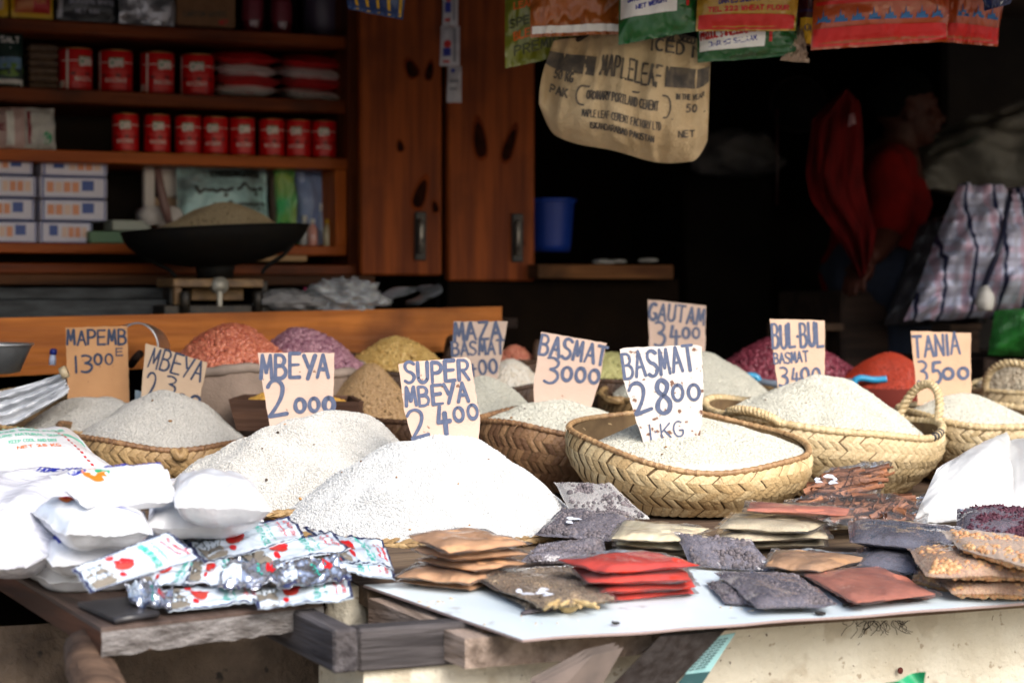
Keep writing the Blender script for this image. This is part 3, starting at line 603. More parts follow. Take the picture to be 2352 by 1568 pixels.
for px, lb in ((580, "dark red glass bottle on the top shelf next to the brown carton"), (646, "dark red glass bottle on the top shelf next to the purple jug")):
    t = T("red_bottle", lb, "bottle", "dark red bottles on the top shelf", at=(0, 0, 0)); b = B()
    b.lathe([(.026, 0), (.031, .006), (.031, .11), (.029, .14), (.014, .19), (.013, .23)], 20); t.part("glass", b, M_bot)
    b = B(); b.lathe([(.0315, .035), (.0318, .04), (.0318, .09), (.0315, .095)], 20, cap=False); t.part("paper_label", b, plain("label_red", (.16, .015, .03)))
    b = B(); b.lathe([(.015, .225), (.015, .25), (.013, .252)], 16); t.part("cap", b, M_gold)
    t.done().location = at_shelf(px, 6.52, ZS1)
b = B(); b.lathe([(.05, 0), (.06, .01), (.061, .2), (.05, .23), (.02, .25)], 20); o = one("purple_jug", "large dull purple plastic jug at the right end of the top shelf", "jug", b, plain("purple_plastic", (.07, .05, .085))); o.location = at_shelf(742, 6.6, ZS1)
# white boxes with blue edges in the niche
M_bx = [mat("white_box", (.74, .72, .86), (.68, .66, .80), 20, rough=.5), plain("box_blue", (.02, .07, .35)), plain("box_orange", (.75, .30, .16)), plain("box_peach", (.78, .56, .48))]
def wbox(lab, pl, pr, z0, z1, D0, k_):
    t = T("white_carton", lab, "carton", "white and blue cartons stacked in the niche", rz=YAW)
    b = B(); u0, u1 = uu(pl, D0), uu(pr, D0); v0 = D0 * cY
    b.box(u0, u1, v0, v0 + .10, z0, z1 - .0015, .0035)
    w, h = u1 - u0, z1 - z0; e = .0012
    def fl(a0, a1, c0, c1, mi, e=e): b.add([uvz(u0 + w * a, v0 - e, z0 + h * c_) for a, c_ in ((a0, c0), (a1, c0), (a1, c1), (a0, c1))], [[0, 1, 2, 3]], mi=mi, sm=False)
    def rs(c0, c1, d0, d1, mi): b.add([uvz(u1 + e, v0 + .1 * d, z0 + h * c_) for d, c_ in ((d0, c0), (d1, c0), (d1, c1), (d0, c1))], [[0, 1, 2, 3]], mi=mi, sm=False)
    fl(.03, .055, .05, .95, 1); fl(.03, .97, .02, .06, 1, .001); fl(.03, .97, .93, .97, 1, .001); fl(.955, .975, .05, .95, 1)
    sq = (.62, .80) if k_ % 3 else (.18, .34); fl(sq[0], sq[1], .35, .82, 1)
    o0 = .10 if k_ % 3 else .42
    for i in range(4): fl(o0 + .125 * i, o0 + .125 * i + .10, .28, .74, 2 if (k_ + i) % 3 else 3)
    rs(.05, .95, .04, .12, 1); rs(.3, .75, .3, .6, 1)
    t.part("box", b, M_bx); return t.done()
bz = [ZN, ZN + .0625, ZN + .125, ZN + .1875, ZN + .248]
rown = ["bottom", "second", "third", "top"]
for r_ in range(4):
    j = (0, 6, 2, 10)[r_]
    wbox(f"white and blue carton in the {rown[r_]} row of the niche stack, outer left column", -50 - j, 86 - j, bz[r_], bz[r_] + .060, 6.5, r_ + 1)
    wbox(f"white and blue carton in the {rown[r_]} row of the niche stack, right column", 91 + j * .4, (212 if r_ == 0 else 246), bz[r_], bz[r_] + .060, 6.5 + .02 * (r_ == 3), r_ * 3 if r_ == 0 else r_)
b = B(); sbox(b, 206, 295, 531, 559, 6.46, .12); one("green_box", "flat plain green box in front of the white cartons", "box", b, mat("green_card", (.13, .24, .14), rough=.6), rz=YAW)
b = B(); sbox(b, 258, 345, 506, 530, 6.50, .10); one("pale_box", "flat greyish white box lying on top of the green box", "box", b, mat("pale_card", (.42, .45, .40), rough=.6), rz=YAW)
# right half of the niche: bags and bottles
b = B(); sbox(b, 332, 356, 386, 520, 6.60, .03); sbox(b, 372, 410, 386, 452, 6.62, .03, mi=0); sbox(b, 348, 412, 453, 474, 6.63, .03, mi=1)
one("painted_board", "white and tan painted board standing in the niche beside the teal bag", "board", b, [mat("white_paint_board", (.72, .66, .64), rough=.6), mat("tan_board", (.48, .33, .22), rough=.7)], rz=YAW)
t = T("paper_roll", "white paper roll with a dark grey core, standing behind the scale pan", "roll", rz=YAW)
c0 = SW(352, 494, 6.48); b = B(); b.tube([c0, c0 + V * .10], .028, 20); b.tube([SW(395, 502, 6.5), SW(395, 502, 6.5) + V * .1], .036, 20); t.part("paper", b, mat("roll_white", (.66, .62, .62), rough=.6))
b = B(); b.tube([SW(362, 388, 6.46), SW(368, 430, 6.46), SW(380, 480, 6.45), SW(388, 512, 6.45)], [.010, .012, .014, .010], 10); t.part("brown_strap", b, plain("strap_brown", (.22, .12, .11)))
t.done()
upack("teal_bag", "big crumpled teal plastic bag with black print, hung in the niche behind the scale", "bag", 408, 616, 384, 560, 6.56, [mat("teal_plastic", (.46, .72, .76), (.17, .22, .23), 7, stretch=(1, 1, 1.6), rough=.2, bump=1.0, bscale=18, lo=.42, hi=.62), plain("bag_black", (.02, .025, .025))], [('t', 9, .12, .60, .92, .66, .16, .010, 1), ('t', 7, .30, .42, .95, .46, .12, .008, 1), ('r', .35, .86, .9, .97, 1)], thick=.10, seed=8, wr=.016, nu=34, nv=28)
upack("cream_packet", "cream and pink packet in the niche, right of the teal bag", "packet", 622, 662, 388, 560, 6.66, [plain("cream_pk", (.60, .48, .42)), plain("pk_rose", (.4, .22, .2))], [('e', .5, .7, .3, .12, 1)], seed=3)
upack("green_bag", "twisted translucent green plastic bag in the niche", "bag", 634, 682, 386, 560, 6.55, [mat("green_film", (.08, .50, .18), (.45, .50, .10), 12, rough=.2, bump=1, bscale=25)], [], seed=5, wr=.02, thick=.05)
upack("blue_bag", "twisted light blue plastic bag in the niche, above the small bottles", "bag", 682, 766, 386, 560, 6.58, [mat("blue_film", (.34, .44, .75), (.20, .28, .55), 9, rough=.2, bump=1, bscale=20)], [], seed=6, wr=.02, thick=.06)
for i, (px, D0, h, r_, c_, cc, lb) in enumerate(((660, 6.55, .085, .011, (.62, .58, .25), INK_yellow, "small yellow-capped bottle in the niche, half hidden by the scale pan's rim"), (700, 6.54, .088, .014, (.66, .66, .68), INK_white, "small white bottle in the niche next to the pink one"), (718, 6.50, .078, .015, (.70, .34, .30), INK_white, "small bottle with a pink label in the niche"), (738, 6.56, .125, .013, (.40, .48, .72), INK_white, "taller pale blue bottle in the niche behind the pink-labelled one"), (752, 6.50, .078, .013, (.58, .52, .34), INK_yellow, "small yellow-capped bottle at the right end of the niche"))):
    t = T("small_bottle", lb, "bottle", "small bottles in the niche", at=(0, 0, 0)); b = B(); b.lathe([(r_ * .9, 0), (r_, .004), (r_, h * .62), (r_ * .45, h * .78), (r_ * .42, h * .84)], 18); t.part("body", b, plain(f"bottle_{i}", c_, rough=.2, coat=.4))
    b = B(); b.lathe([(r_ * .5, h * .83), (r_ * .5, h), (r_ * .42, h * 1.01)], 14); t.part("cap", b, cc)
    o = t.done(); o.location = at_shelf(px, D0, ZN)
b = B(); sbox(b, 582, 706, 586, 600, D0c - .09, .05); one("light_stick", "short pale wooden slat lying under the niche frame", "slat", b, mat("pale_wood", (.42, .25, .12), rough=.6), rz=YAW)
# ================================================================ kitchen scale with a pan of grain, and what stands by it
t = T("weighing_scale", "old scale with a black wok-like pan on curved arms above a brass-brown body", "scale", rz=YAW)
Dp_ = 5.62; cpan = W(494, 528, Dp_); rp = 212 / F * Dp_; tilt = -22 / 424
M_pan = mat("black_pan", (.006, .006, .006), (.010, .008, .006), 30, rough=.7, spec=.15)
def panf(u, v, o=0):
    a = 2 * math.pi * u; r = rp * math.sin(v * math.pi / 2); z = -.098 * math.cos(v * math.pi / 2)
    return cpan + Vector((r * math.cos(a), r * math.sin(a), z + o - tilt * r * math.cos(a) * 1.0))
b = B(); b.grid(panf, 48, 12, cu=True); b.grid(lambda u, v: panf(u, v, .003), 48, 12, cu=True, flip=True); b.tube([panf(i / 48, 1) for i in range(49)], .004, 6); t.part("pan", b, M_pan)
for pts in ([(290, 540), (310, 575), (345, 598), (385, 618), (405, 636)], [(690, 520), (678, 552), (650, 586), (615, 610), (602, 628)]): b = B(); b.tube(catmull([W(x, y, Dp_ - .03) for x, y in pts]), .0055, 8); t.part("arm", b, M_pan)
b = B(); b.tube([W(494, 600, Dp_), W(494, 640, Dp_)], [.055, .045], 20); t.part("pedestal", b, M_pan)
M_brass = mat("worn_brass_paint", (.26, .15, .06), (.10, .055, .028), 18, rough=.55, bump=.4, bscale=60)
b = B(); sbox(b, 398, 606, 640, 660, 5.86, .16); sbox(b, 400, 418, 660.5, 700, 5.855, .02); sbox(b, 440, 560, 662, 690, 5.94, .05); t.part("beam", b, M_brass)
b = B(); c0 = SW(507, 655, 5.85); b.tube([c0, c0 + V * .03], .022, 18); sbox(b, 500, 512, 668, 706, 5.84, .01); t.part("pointer", b, mat("steel_dull", (.35, .33, .28), rough=.5, metal=.5))
b = B(); sbox(b, 376, 622, 700, 730, 5.84, .2); sbox(b, 388, 402, 640, 700, 5.93, .06); sbox(b, 600, 616, 645, 700, 5.93, .06)
for px in (425, 592): c0 = SW(px, 690, 5.83); b.tube([c0 - UP * .03, c0 + UP * .02, c0 + UP * .025], [.013, .013, .008], 12)
t.part("base", b, mat("scale_black", (.012, .011, .010), (.04, .03, .02), 40, rough=.5, metal=.3))
t.done()
b = B(); z_ = zz(731, 500, 5.9); b.box(uu(-250, 5.9), uu(1150, 5.9), 5.775 * cY, 6.3 * cY, z_ - .03, z_ - .001); one("back_shelf", "wooden shelf behind the orange back plank that carries the scale", "shelf", b, WD_dark, rz=YAW)
# back plank of the counter, dark tray, bags
b = B(); D0 = 5.72
p = [SW(-260, 736, D0), SW(1153, 704, D0), SW(1153, 800, D0), SW(-260, 880, D0)]; b.prism(p, V * .035)
one("back_plank", "long orange-brown plank on edge closing the back of the counter", "plank", b, WD_plank, rz=YAW)
b = B(); sbox(b, -250, 384, 688, 740, 5.95, .25); sbox(b, -250, 384, 660, 688, 6.05, .2); one("metal_trough", "dark grey metal trough behind the orange back plank", "trough", b, mat("dark_metal", (.055, .06, .065), (.02, .022, .024), 6, stretch=(2, 8, 8), rough=.6, spec=.2), rz=YAW)
M_clear = film("clear_plastic", haze=.30, gloss=.9, bump=1.0, bscale=45, hcol=(.75, .77, .8)); M_clear2 = film("grey_plastic", haze=.62, gloss=.5, bump=1.0, bscale=30, hcol=(.30, .29, .29))
def crumple(b, c, rx, ry, rz_, seed, amp=.35, n=34, m=24, f=2.2):
    def fn(u, v):
        a, ph = 2 * math.pi * u, math.pi * (v - .5); d = Vector((math.cos(ph) * math.cos(a), math.cos(ph) * math.sin(a), math.sin(ph)))
        k = 1 + amp * (nz(d.x * f + seed, d.y * f, d.z * f) + .7 * abs(nz(d.x * f * 2.4, d.y * f * 2.4 + seed, d.z * f * 2.4)) - .25)
        return c + Vector((d.x * rx * k, d.y * ry * k, max(d.z * rz_ * k, -rz_ * .7)))
    b.grid(fn, n, m, cu=True)
b = B(); crumple(b, SW(668, 694, 5.85), .09, .08, .032, 3, f=2.5, n=50, m=30); one("grey_bag", "grey crumpled plastic bag on the plank, just right of the scale", "bag", b, M_clear2)
b = B(); crumple(b, SW(790, 684, 5.80), .10, .08, .05, 8, n=60, m=40, amp=.45, f=3); one("clear_bag", "glossy crumpled clear plastic bag between the grey bag and folded white bags", "bag", b, M_clear)
M_wbag = mat("white_film_bag", (.66, .68, .72), (.50, .52, .56), 14, rough=.3, bump=.7, bscale=40)
t = T("folded_bags", "bundle of folded white plastic bags at the right end of the back plank", "bags", rz=YAW)
for k_ in range(4):
    b = B(); pts = [SW(880 + 6 * k_, 696 - 4 * k_, 5.80), SW(935, 676 - 5 * k_, 5.80), SW(1000 - 5 * k_, 656 + 3 * k_, 5.82), SW(1014 - 6 * k_, 672 + 2 * k_, 5.84), SW(960, 700 - 2 * k_, 5.86)]
    c = catmull(pts, 6); m_ = len(c); b.grid(lambda u, v: c[min(round(u * (m_ - 1)), m_ - 1)] + V * (.09 * v) + UP * (.003 * nz(u * 6, v * 5, k_)), m_ - 1, 6)
    b.grid(lambda u, v: c[min(round(u * (m_ - 1)), m_ - 1)] + V * (.09 * v) + UP * (.003 * nz(u * 6, v * 5, k_) + .002), m_ - 1, 6, flip=True); t.part("bag_fold", b, M_wbag)
t.done()
b = B(); b.tube(catmull([SW(700, 660, 5.9), SW(706, 676, 5.9), SW(720, 682, 5.9), SW(735, 678, 5.9)]), .004, 6); one("pink_string", "short loop of bright pink string behind the clear bag", "string", b, plain("pink", (.45, .02, .10)))
# ================================================================ things hanging in the dark
t = T("cement_sack", "hanging brown woven sack printed with black bars and lettering, folded over", "sack")
def sack(u, v, o=0):
    u = min(max(u, 0), 1); v = min(max(v, 0), 1)
    yt = 95 - 20 * math.sin(u * 3) + 8 * nz(u * 6, 0, 2); yb = 296 + 78 * (1 - (1 - u) ** 2.2) + 5 * math.sin(u * 11) - 46 * max(0, (u - .90) / .10) ** 2 - 30 * max(0, (.08 - u) / .08) ** 2
    xl = 1272 - 34 * math.sin(min(v * 1.25, 1) * math.pi / 2) + 10 * max(0, v - .85) / .15; xr = 1634 - 9 * v; x = xl + (xr - xl) * u; y = yt + (yb - yt) * v
    e = max(0, v - .72) / .28
    d = 4.95 - .11 * math.sin(math.pi * min(max(u, .02), .98)) ** .6 * (.25 + .75 * math.sin(math.pi * min(v * .86, 1))) - o + .020 * nz(u * 8, v * 1.6, 4) + .045 * abs(nz(u * 9, v * 1.0, 7)) + .07 * e * e + .012 * e * nz(u * 22, v * 16, 1) + .005 * nz(u * 26, v * 9, 1)
    return W(x, y, d)
M_sack = [mat("jute_paper", (.66, .50, .30), (.46, .32, .17), 6, rough=.85, bump=.5, bscale=120, dots=[((.20, .12, .06), 5, .66)]), mat("sack_ink", (.06, .052, .048), (.16, .125, .09), 40, rough=.8)]
b = B(); b.grid(lambda u, v: sack(u, 1 - v), 60, 40); b.grid(lambda u, v: sack(u, 1 - v, -.10 * math.sin(math.pi * u) ** .5 - .004), 60, 40, flip=True)
nn = Vector((0, -1, 0)); so_ = lambda u, v: sack(u, v, .002)
def stx(s_, u0, v0, u1, v1, h, w):
    for k_, q in enumerate(strokes(s_, 1)): b.ribbon([so_(u0 + (u1 - u0) * a, v0 + (v1 - v0) * a - h * c_) for a, c_ in q], nn, w, .0006 + .00002 * k_, mi=1)
def sbar(u0, u1, v0, v1, dv): b.grid(lambda u, v: sack(u0 + (u1 - u0) * u, v1 + (v0 - v1) * v + dv * u, .003), 8, 5, mi=1)
sbar(.0, .30, .13, .30, .07); sbar(.73, .995, .25, .41, -.0)
stx("MAPLELEAF", .33, .36, .71, .42, .17, .0056)
stx("50 KG", .06, .40, .18, .43, .08, .0045); stx("PAK", .05, .56, .16, .58, .08, .0045)
stx("ORDINARY PORTLAND CEMENT", .27, .57, .70, .60, .07, .0032)
ov = [(.24 + .03 * math.cos(R(a)), .545 + .085 * math.sin(R(a))) for a in range(90, 271, 20)] + [(.74 + .03 * math.cos(R(a)), .565 + .085 * math.sin(R(a))) for a in range(-90, 91, 20)]; ov.append(ov[0])
b.ribbon([so_(u, v) for u, v in ov], nn, .004, .001, mi=1)
stx("MAPLE LEAF CEMENT FACTORY LTD", .25, .73, .72, .75, .06, .0026); stx("ISKANDARABAD PAKISTAN", .30, .83, .68, .85, .05, .003)
stx("IN THE YEAR", .80, .50, .97, .50, .04, .0028); stx("50", .86, .60, .93, .60, .06, .004); b.ribbon([so_(.78, .66), so_(.98, .66)], nn, .0025, .001, mi=1); stx("NET", .82, .80, .92, .80, .05, .003)
stx("ICED N", .62, .13, .94, .16, .09, .006); stx("BEST SEED", .66, .03, .9, .05, .06, .004)
t.part("sack", b, M_sack)
b = B(); b.tube(catmull([W(1300, 110, 4.95), W(1380, 60, 4.93), W(1480, 20, 4.95), W(1500, -80, 4.95), W(1500, -200, 4.95)]), .006, 6); t.part("cord", b, WD_dark)
t.done()
def vq(pts, D, dt=.0):                                               # vertical quad: FL,FR,BR,BL = bottom left, bottom right, top right, top left in pixels
    return [W(x, y, D + (dt if i > 1 else 0)) for i, (x, y) in enumerate(pts)]
def hang(lab, pts, D, mats, items, thick=.04, seed=1, wr=.006, cat="packet", name="snack_packet", grp="packets hanging along the top", **kw):
    b = B(); sf, n_ = pillow(b, vq(pts, D), thick * 1.9, m=.015, mv=.05, p=2.2, pw=.62, wr=wr * 2.0, seed=seed, nu=44, nv=34, crease=1.6, **kw); prints(b, sf, n_, items, o=.0022); return one(name, lab, cat, b, mats, grp)
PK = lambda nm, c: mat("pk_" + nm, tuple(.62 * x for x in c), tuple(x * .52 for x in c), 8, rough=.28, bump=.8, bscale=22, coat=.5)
INK_purple = plain("ink_purple", (.05, .03, .12))
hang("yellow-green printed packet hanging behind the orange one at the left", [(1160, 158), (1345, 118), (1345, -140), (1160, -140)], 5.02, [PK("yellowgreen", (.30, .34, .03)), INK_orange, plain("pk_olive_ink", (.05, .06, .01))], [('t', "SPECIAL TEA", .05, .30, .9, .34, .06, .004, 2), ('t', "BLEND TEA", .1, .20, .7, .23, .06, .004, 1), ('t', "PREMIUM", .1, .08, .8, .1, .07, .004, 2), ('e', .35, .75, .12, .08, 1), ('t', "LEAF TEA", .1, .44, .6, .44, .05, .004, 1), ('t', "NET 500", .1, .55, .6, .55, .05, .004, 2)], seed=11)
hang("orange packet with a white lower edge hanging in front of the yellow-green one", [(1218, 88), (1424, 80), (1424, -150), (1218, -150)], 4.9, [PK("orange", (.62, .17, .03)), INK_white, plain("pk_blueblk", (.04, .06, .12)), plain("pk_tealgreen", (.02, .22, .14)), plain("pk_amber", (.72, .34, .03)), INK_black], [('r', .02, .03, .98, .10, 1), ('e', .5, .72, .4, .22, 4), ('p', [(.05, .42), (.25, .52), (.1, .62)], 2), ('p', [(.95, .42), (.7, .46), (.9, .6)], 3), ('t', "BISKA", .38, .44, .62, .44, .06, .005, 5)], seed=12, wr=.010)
gi = [('r', .02, .25, .72, .98, 1), ('r', .84, .3, .88, .98, 3), ('t', "SALIM", .08, .72, .6, .76, .16, .008, 3), ('t', "SPECIAL WHEAT", .15, .62, .6, .66, .05, .003, 2), ('t', "PRODUCTS & GENERAL MILLS", .06, .48, .7, .55, .10, .0045, 3), ('t', "DAR ES SALAAM TANZANIA", .1, .40, .68, .45, .05, .003, 2), ('t', "NET WEIGHT", .2, .32, .6, .36, .04, .003, 2)]
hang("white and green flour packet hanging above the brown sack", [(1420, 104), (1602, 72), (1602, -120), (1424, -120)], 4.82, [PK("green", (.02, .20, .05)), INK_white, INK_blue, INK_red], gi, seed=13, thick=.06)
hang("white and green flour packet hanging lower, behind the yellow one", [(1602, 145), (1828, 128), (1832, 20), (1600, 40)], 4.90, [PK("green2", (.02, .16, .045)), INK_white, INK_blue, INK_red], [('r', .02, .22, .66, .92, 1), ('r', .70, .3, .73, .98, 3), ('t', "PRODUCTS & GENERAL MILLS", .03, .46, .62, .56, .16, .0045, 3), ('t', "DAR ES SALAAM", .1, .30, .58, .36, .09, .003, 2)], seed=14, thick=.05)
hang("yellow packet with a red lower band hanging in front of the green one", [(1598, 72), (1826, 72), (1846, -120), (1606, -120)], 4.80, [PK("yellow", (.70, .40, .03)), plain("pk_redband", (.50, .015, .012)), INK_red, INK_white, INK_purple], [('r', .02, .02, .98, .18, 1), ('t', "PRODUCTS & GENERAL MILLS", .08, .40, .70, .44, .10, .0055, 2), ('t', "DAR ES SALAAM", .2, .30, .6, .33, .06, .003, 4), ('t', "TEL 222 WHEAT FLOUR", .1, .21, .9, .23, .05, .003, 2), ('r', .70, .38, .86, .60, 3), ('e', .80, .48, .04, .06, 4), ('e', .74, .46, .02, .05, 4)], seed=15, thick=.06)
hang("crumpled pale empty bag sticking out beside the green flour packet", [(1790, 140), (1856, 146), (1840, 62), (1826, 62)], 4.93, [mat("pale_kraft", (.48, .36, .27), (.36, .26, .2), 10, rough=.7, bump=.6, bscale=40)], [], seed=21, wr=.012, name="empty_bag", cat="bag", grp=None)
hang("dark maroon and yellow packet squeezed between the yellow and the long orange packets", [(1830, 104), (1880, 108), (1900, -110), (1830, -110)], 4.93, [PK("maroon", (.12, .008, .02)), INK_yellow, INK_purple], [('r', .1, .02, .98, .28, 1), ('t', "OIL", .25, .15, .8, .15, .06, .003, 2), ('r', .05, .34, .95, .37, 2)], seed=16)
skyl = lambda u, v, s: [(u, v), (u + .1 * s, v + .01), (u + .15 * s, v + .06), (u + .25 * s, v + .03), (u + .4 * s, v + .05), (u + .45 * s, v + .12), (u + .52 * s, v + .05), (u + .7 * s, v + .06), (u + .8 * s, v + .02), (u + .95 * s, v + .03), (u + s, v)]
oi = [('r', .01, .02, .99, .17, 1), ('r', .01, .37, .99, .40, 1)] + [('p', skyl(.02 + .118 * i, .215, .10), 2) for i in range(8)] + [('t', "NHL PURE WHEAT ATTA", .14, .62, .60, .64, .09, .0055, 3), ('t', "BEST QUALITY CHAKKI FRESH", .18, .55, .58, .56, .05, .003, 3), ('t', "DAR ES SALAAM", .2, .47, .5, .48, .04, .003, 3), ('e', .66, .66, .055, .13, 3), ('e', .66, .66, .035, .085, 2), ('r', .78, .6, .83, .74, 4), ('e', .805, .67, .018, .05, 5), ('r', .03, .5, .11, .72, 6)]
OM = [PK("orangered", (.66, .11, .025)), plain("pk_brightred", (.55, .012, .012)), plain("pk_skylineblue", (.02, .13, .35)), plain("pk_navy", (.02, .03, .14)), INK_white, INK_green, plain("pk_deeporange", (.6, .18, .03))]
hang("long orange and red packet with a blue skyline border, hanging at the right", [(1862, 116), (2176, 96), (2186, -150), (1876, -150)], 4.85, OM, oi, seed=17, thick=.07)
hang("orange and red packet with a blue skyline border, half hidden at the far right", [(2150, 96), (2292, 108), (2312, -130), (2150, -140)], 4.96, OM, [('r', .01, .02, .99, .17, 1)] + [('p', skyl(.25 + .24 * i, .24, .2), 2) for i in range(3)] + [('e', .42, .60, .14, .12, 3), ('r', .7, .58, .84, .74, 4), ('e', .77, .66, .05, .05, 5)], seed=18, thick=.06)
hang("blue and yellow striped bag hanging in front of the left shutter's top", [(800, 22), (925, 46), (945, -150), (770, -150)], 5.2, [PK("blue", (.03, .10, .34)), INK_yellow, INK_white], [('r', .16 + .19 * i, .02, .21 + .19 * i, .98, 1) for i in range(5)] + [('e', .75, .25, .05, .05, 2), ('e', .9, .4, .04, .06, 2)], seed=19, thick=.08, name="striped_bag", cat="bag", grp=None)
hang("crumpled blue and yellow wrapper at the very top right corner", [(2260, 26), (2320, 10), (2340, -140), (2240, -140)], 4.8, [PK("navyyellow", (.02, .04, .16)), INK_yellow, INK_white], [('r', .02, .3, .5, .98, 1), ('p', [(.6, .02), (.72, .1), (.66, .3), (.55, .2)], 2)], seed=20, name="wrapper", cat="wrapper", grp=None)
t = T("sachet_strip", "strip of small white and red sachets hanging between the two shutters", "sachets")
for k_, (x0, x1, y0, y1, pr_) in enumerate(((1018, 1052, -60, 60, 1), (1012, 1056, 61, 152, 1), (1028, 1060, 153, 236, 0))):
    b = B(); sf, n_ = pillow(b, vq([(x0 - 2, y1), (x1, y1), (x1, y0), (x0, y0)], 5.9 + .008 * k_), .012, m=.04, p=2.5, wr=.002, seed=k_, nu=12, nv=16)
    prints(b, sf, n_, [('r', .15, .25, .55, .45, 1), ('e', .38, .55, .2, .1, 2), ('r', .15, .08, .5, .14, 2), ('r', .68, .1, .8, .95, 3)] if pr_ else [('t', "SHAMPOO", .15, .55, .8, .55, .08, .002, 3), ('t', "WASH", .2, .35, .7, .35, .06, .002, 3), ('e', .4, .88, .15, .06, 1)]); t.part("sachet", b, [plain("sachet_white", (.46, .45, .50), rough=.3), INK_blue, INK_red, plain("sachet_grey", (.18, .18, .22))])
t.done()
b = B(); b.tube([W(1130, -60, 5.0), W(2400, -60, 5.0)], .012, 8); one("hanging_rail", "dark wooden rail above the frame that the packets hang from", "rail", b, WD_dark)
# blue basin, ledge clutter, pale sack
t = T("blue_basin", "blue plastic basin on the ledge at the edge of the dark opening", "basin"); c0 = SW(1262, 578, 6.42)
b = B(); k_ = 58 / F * 6.5; b.lathe([(k_ * .80, 0), (k_ * .86, .02), (k_ * .98, .15), (k_ * 1.0, .155), (k_ * .95, .15), (k_ * .82, .02)], 32, at=c0); t.part("bowl", b, mat("blue_plastic", (.008, .035, .26), rough=.35))
b = B(); b.lathe([(k_ * .98, .148), (k_ * 1.08, .152), (k_ * 1.08, .16), (k_ * .97, .158)], 32, at=c0); t.part("rim", b, mat("blue_plastic_rim", (.01, .045, .32), rough=.35)); t.done()
for i, (px, py, s_) in enumerate(((1385, 602, .022), (1420, 600, .016), (1488, 598, .02))):
    b = B(); crumple(b, SW(px, py, 6.24), s_ * 1.6, s_ * 1.2, s_ * .4, i + 5, n=16, m=10); one("plastic_scrap", ["largest white plastic scrap on the ledge, nearest the blue basin", "small white plastic scrap in the middle of the ledge", "white plastic scrap at the right end of the ledge"][i], "plastic scrap", b, mat(f"scrap_{i}", (.30, .29, .28), rough=.5), "plastic scraps on the dark ledge")
b = B(); crumple(b, W(1690, 362, 7.0), .15, .14, .085, 2, amp=.3); one("grey_sack", "pale grey sack slumped in the dark behind the brown hanging sack", "sack", b, mat("grey_cloth", (.10, .095, .10), (.03, .03, .035), 5, rough=.9))
b = B(); b.box(uu(1560, 7.1), uu(1760, 7.1), 7.05 * cY, 7.5 * cY, .95, zz(405, 1680, 7.1) , .01); one("dark_chest", "black chest in the dark under the pale grey sack", "chest", b, M_room, rz=YAW)
# red cloth bag on a hook, round dark basket
t = T("red_cloth", "limp red cloth hanging down in the dark beside the seated person", "cloth")
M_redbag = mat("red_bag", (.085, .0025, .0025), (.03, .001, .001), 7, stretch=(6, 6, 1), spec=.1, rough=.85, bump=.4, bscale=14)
def rb(u, v, o=0):
    w0 = [(1938, 1948), (1906, 1975), (1866, 1980), (1858, 1984), (1850, 1980), (1862, 1992), (1915, 2014), (1950, 2004), (1975, 1992)]
    ys = [205, 235, 275, 340, 400, 460, 530, 590, 640]; s_ = v * 8; i = min(int(s_), 7); f_ = s_ - i
    l_ = w0[i][0] * (1 - f_) + w0[i + 1][0] * f_; r_ = w0[i][1] * (1 - f_) + w0[i + 1][1] * f_; y = ys[i] * (1 - f_) + ys[i + 1] * f_
    return W(l_ + (r_ - l_) * u, y, 6.15 - .03 * math.sin(math.pi * u) - o + .05 * nz(u * 4, v * 3.5, 3) + .03 * abs(nz(u * 9, v * 2, 8)))
b = B(); b.grid(lambda u, v: rb(u, 1 - v), 24, 36); b.grid(lambda u, v: rb(u, 1 - v, -.05 * math.sin(math.pi * u) - .003), 24, 36, flip=True); t.part("body", b, M_redbag)
b = B(); sf, n_ = pillow(b, vq([(1948, 292), (1966, 284), (1962, 260), (1950, 262)], 6.08), .006, seed=1, nu=8, nv=8); t.part("pale_tag", b, plain("tag_pink", (.12, .04, .05))); t.done()
t = T("wall_pan", "round black pan hanging in the dark left of the red cloth", "pan"); c0 = W(1832, 240, 6.5); b = B()
b.tube([c0 + Vector((0, .06, 0)), c0 + Vector((0, .03, 0)), c0], [.03, .075, .082], 28); t.part("bowl", b, mat("black_enamel", (.002, .002, .002), rough=.9, spec=.05))
b = B(); b.tube([c0 + Vector((.084 * math.cos(2 * math.pi * i / 40), -.002, .084 * math.sin(2 * math.pi * i / 40))) for i in range(41)], .004, 6); t.part("rim", b, mat("pale_rim", (.006, .005, .005), rough=.9, spec=.05)); t.done()
b = B(); b.tube([W(1784, 250, 6.5), W(1786, 380, 6.5), W(1784, 470, 6.5)], .004, 6); one("hanging_string", "thin dark red string hanging straight down beside the black pan", "string", b, plain("cord_red", (.02, .002, .003)))
# right background: tarps, checked bag, green bag, crate
M_tarp = [mat("grey_tarp", (.12, .115, .10), (.05, .048, .043), 6, rough=.6, bump=.8, bscale=18), mat("tarp_green", (.01, .06, .045), rough=.6)]
b = B(); sf, n_ = pillow(b, vq([(2096, 430), (2560, 470), (2560, 250), (2120, 300)], 6.62, .15), .28, m=.02, p=2.2, pw=.6, wr=.035, seed=4, nu=50, nv=34, fr=1.4); prints(b, sf, n_, [('p', [(.16, .42), (.3, .46), (.36, .38), (.22, .36)], 1)]); one("grey_tarp", "crumpled grey tarpaulin bundle piled above the checked bag", "tarp", b, M_tarp)
b = B(); sf, n_ = pillow(b, vq([(2200, 320), (2600, 330), (2600, 215), (2290, 262)], 6.75, .1), .2, m=.02, p=2.2, pw=.6, wr=.03, seed=9, nu=40, nv=24); one("grey_tarp", "smaller pale grey tarpaulin roll on top of the larger grey bundle", "tarp", b, [mat("pale_tarp", (.17, .16, .15), (.07, .065, .06), 9, rough=.6, bump=.8, bscale=18)])
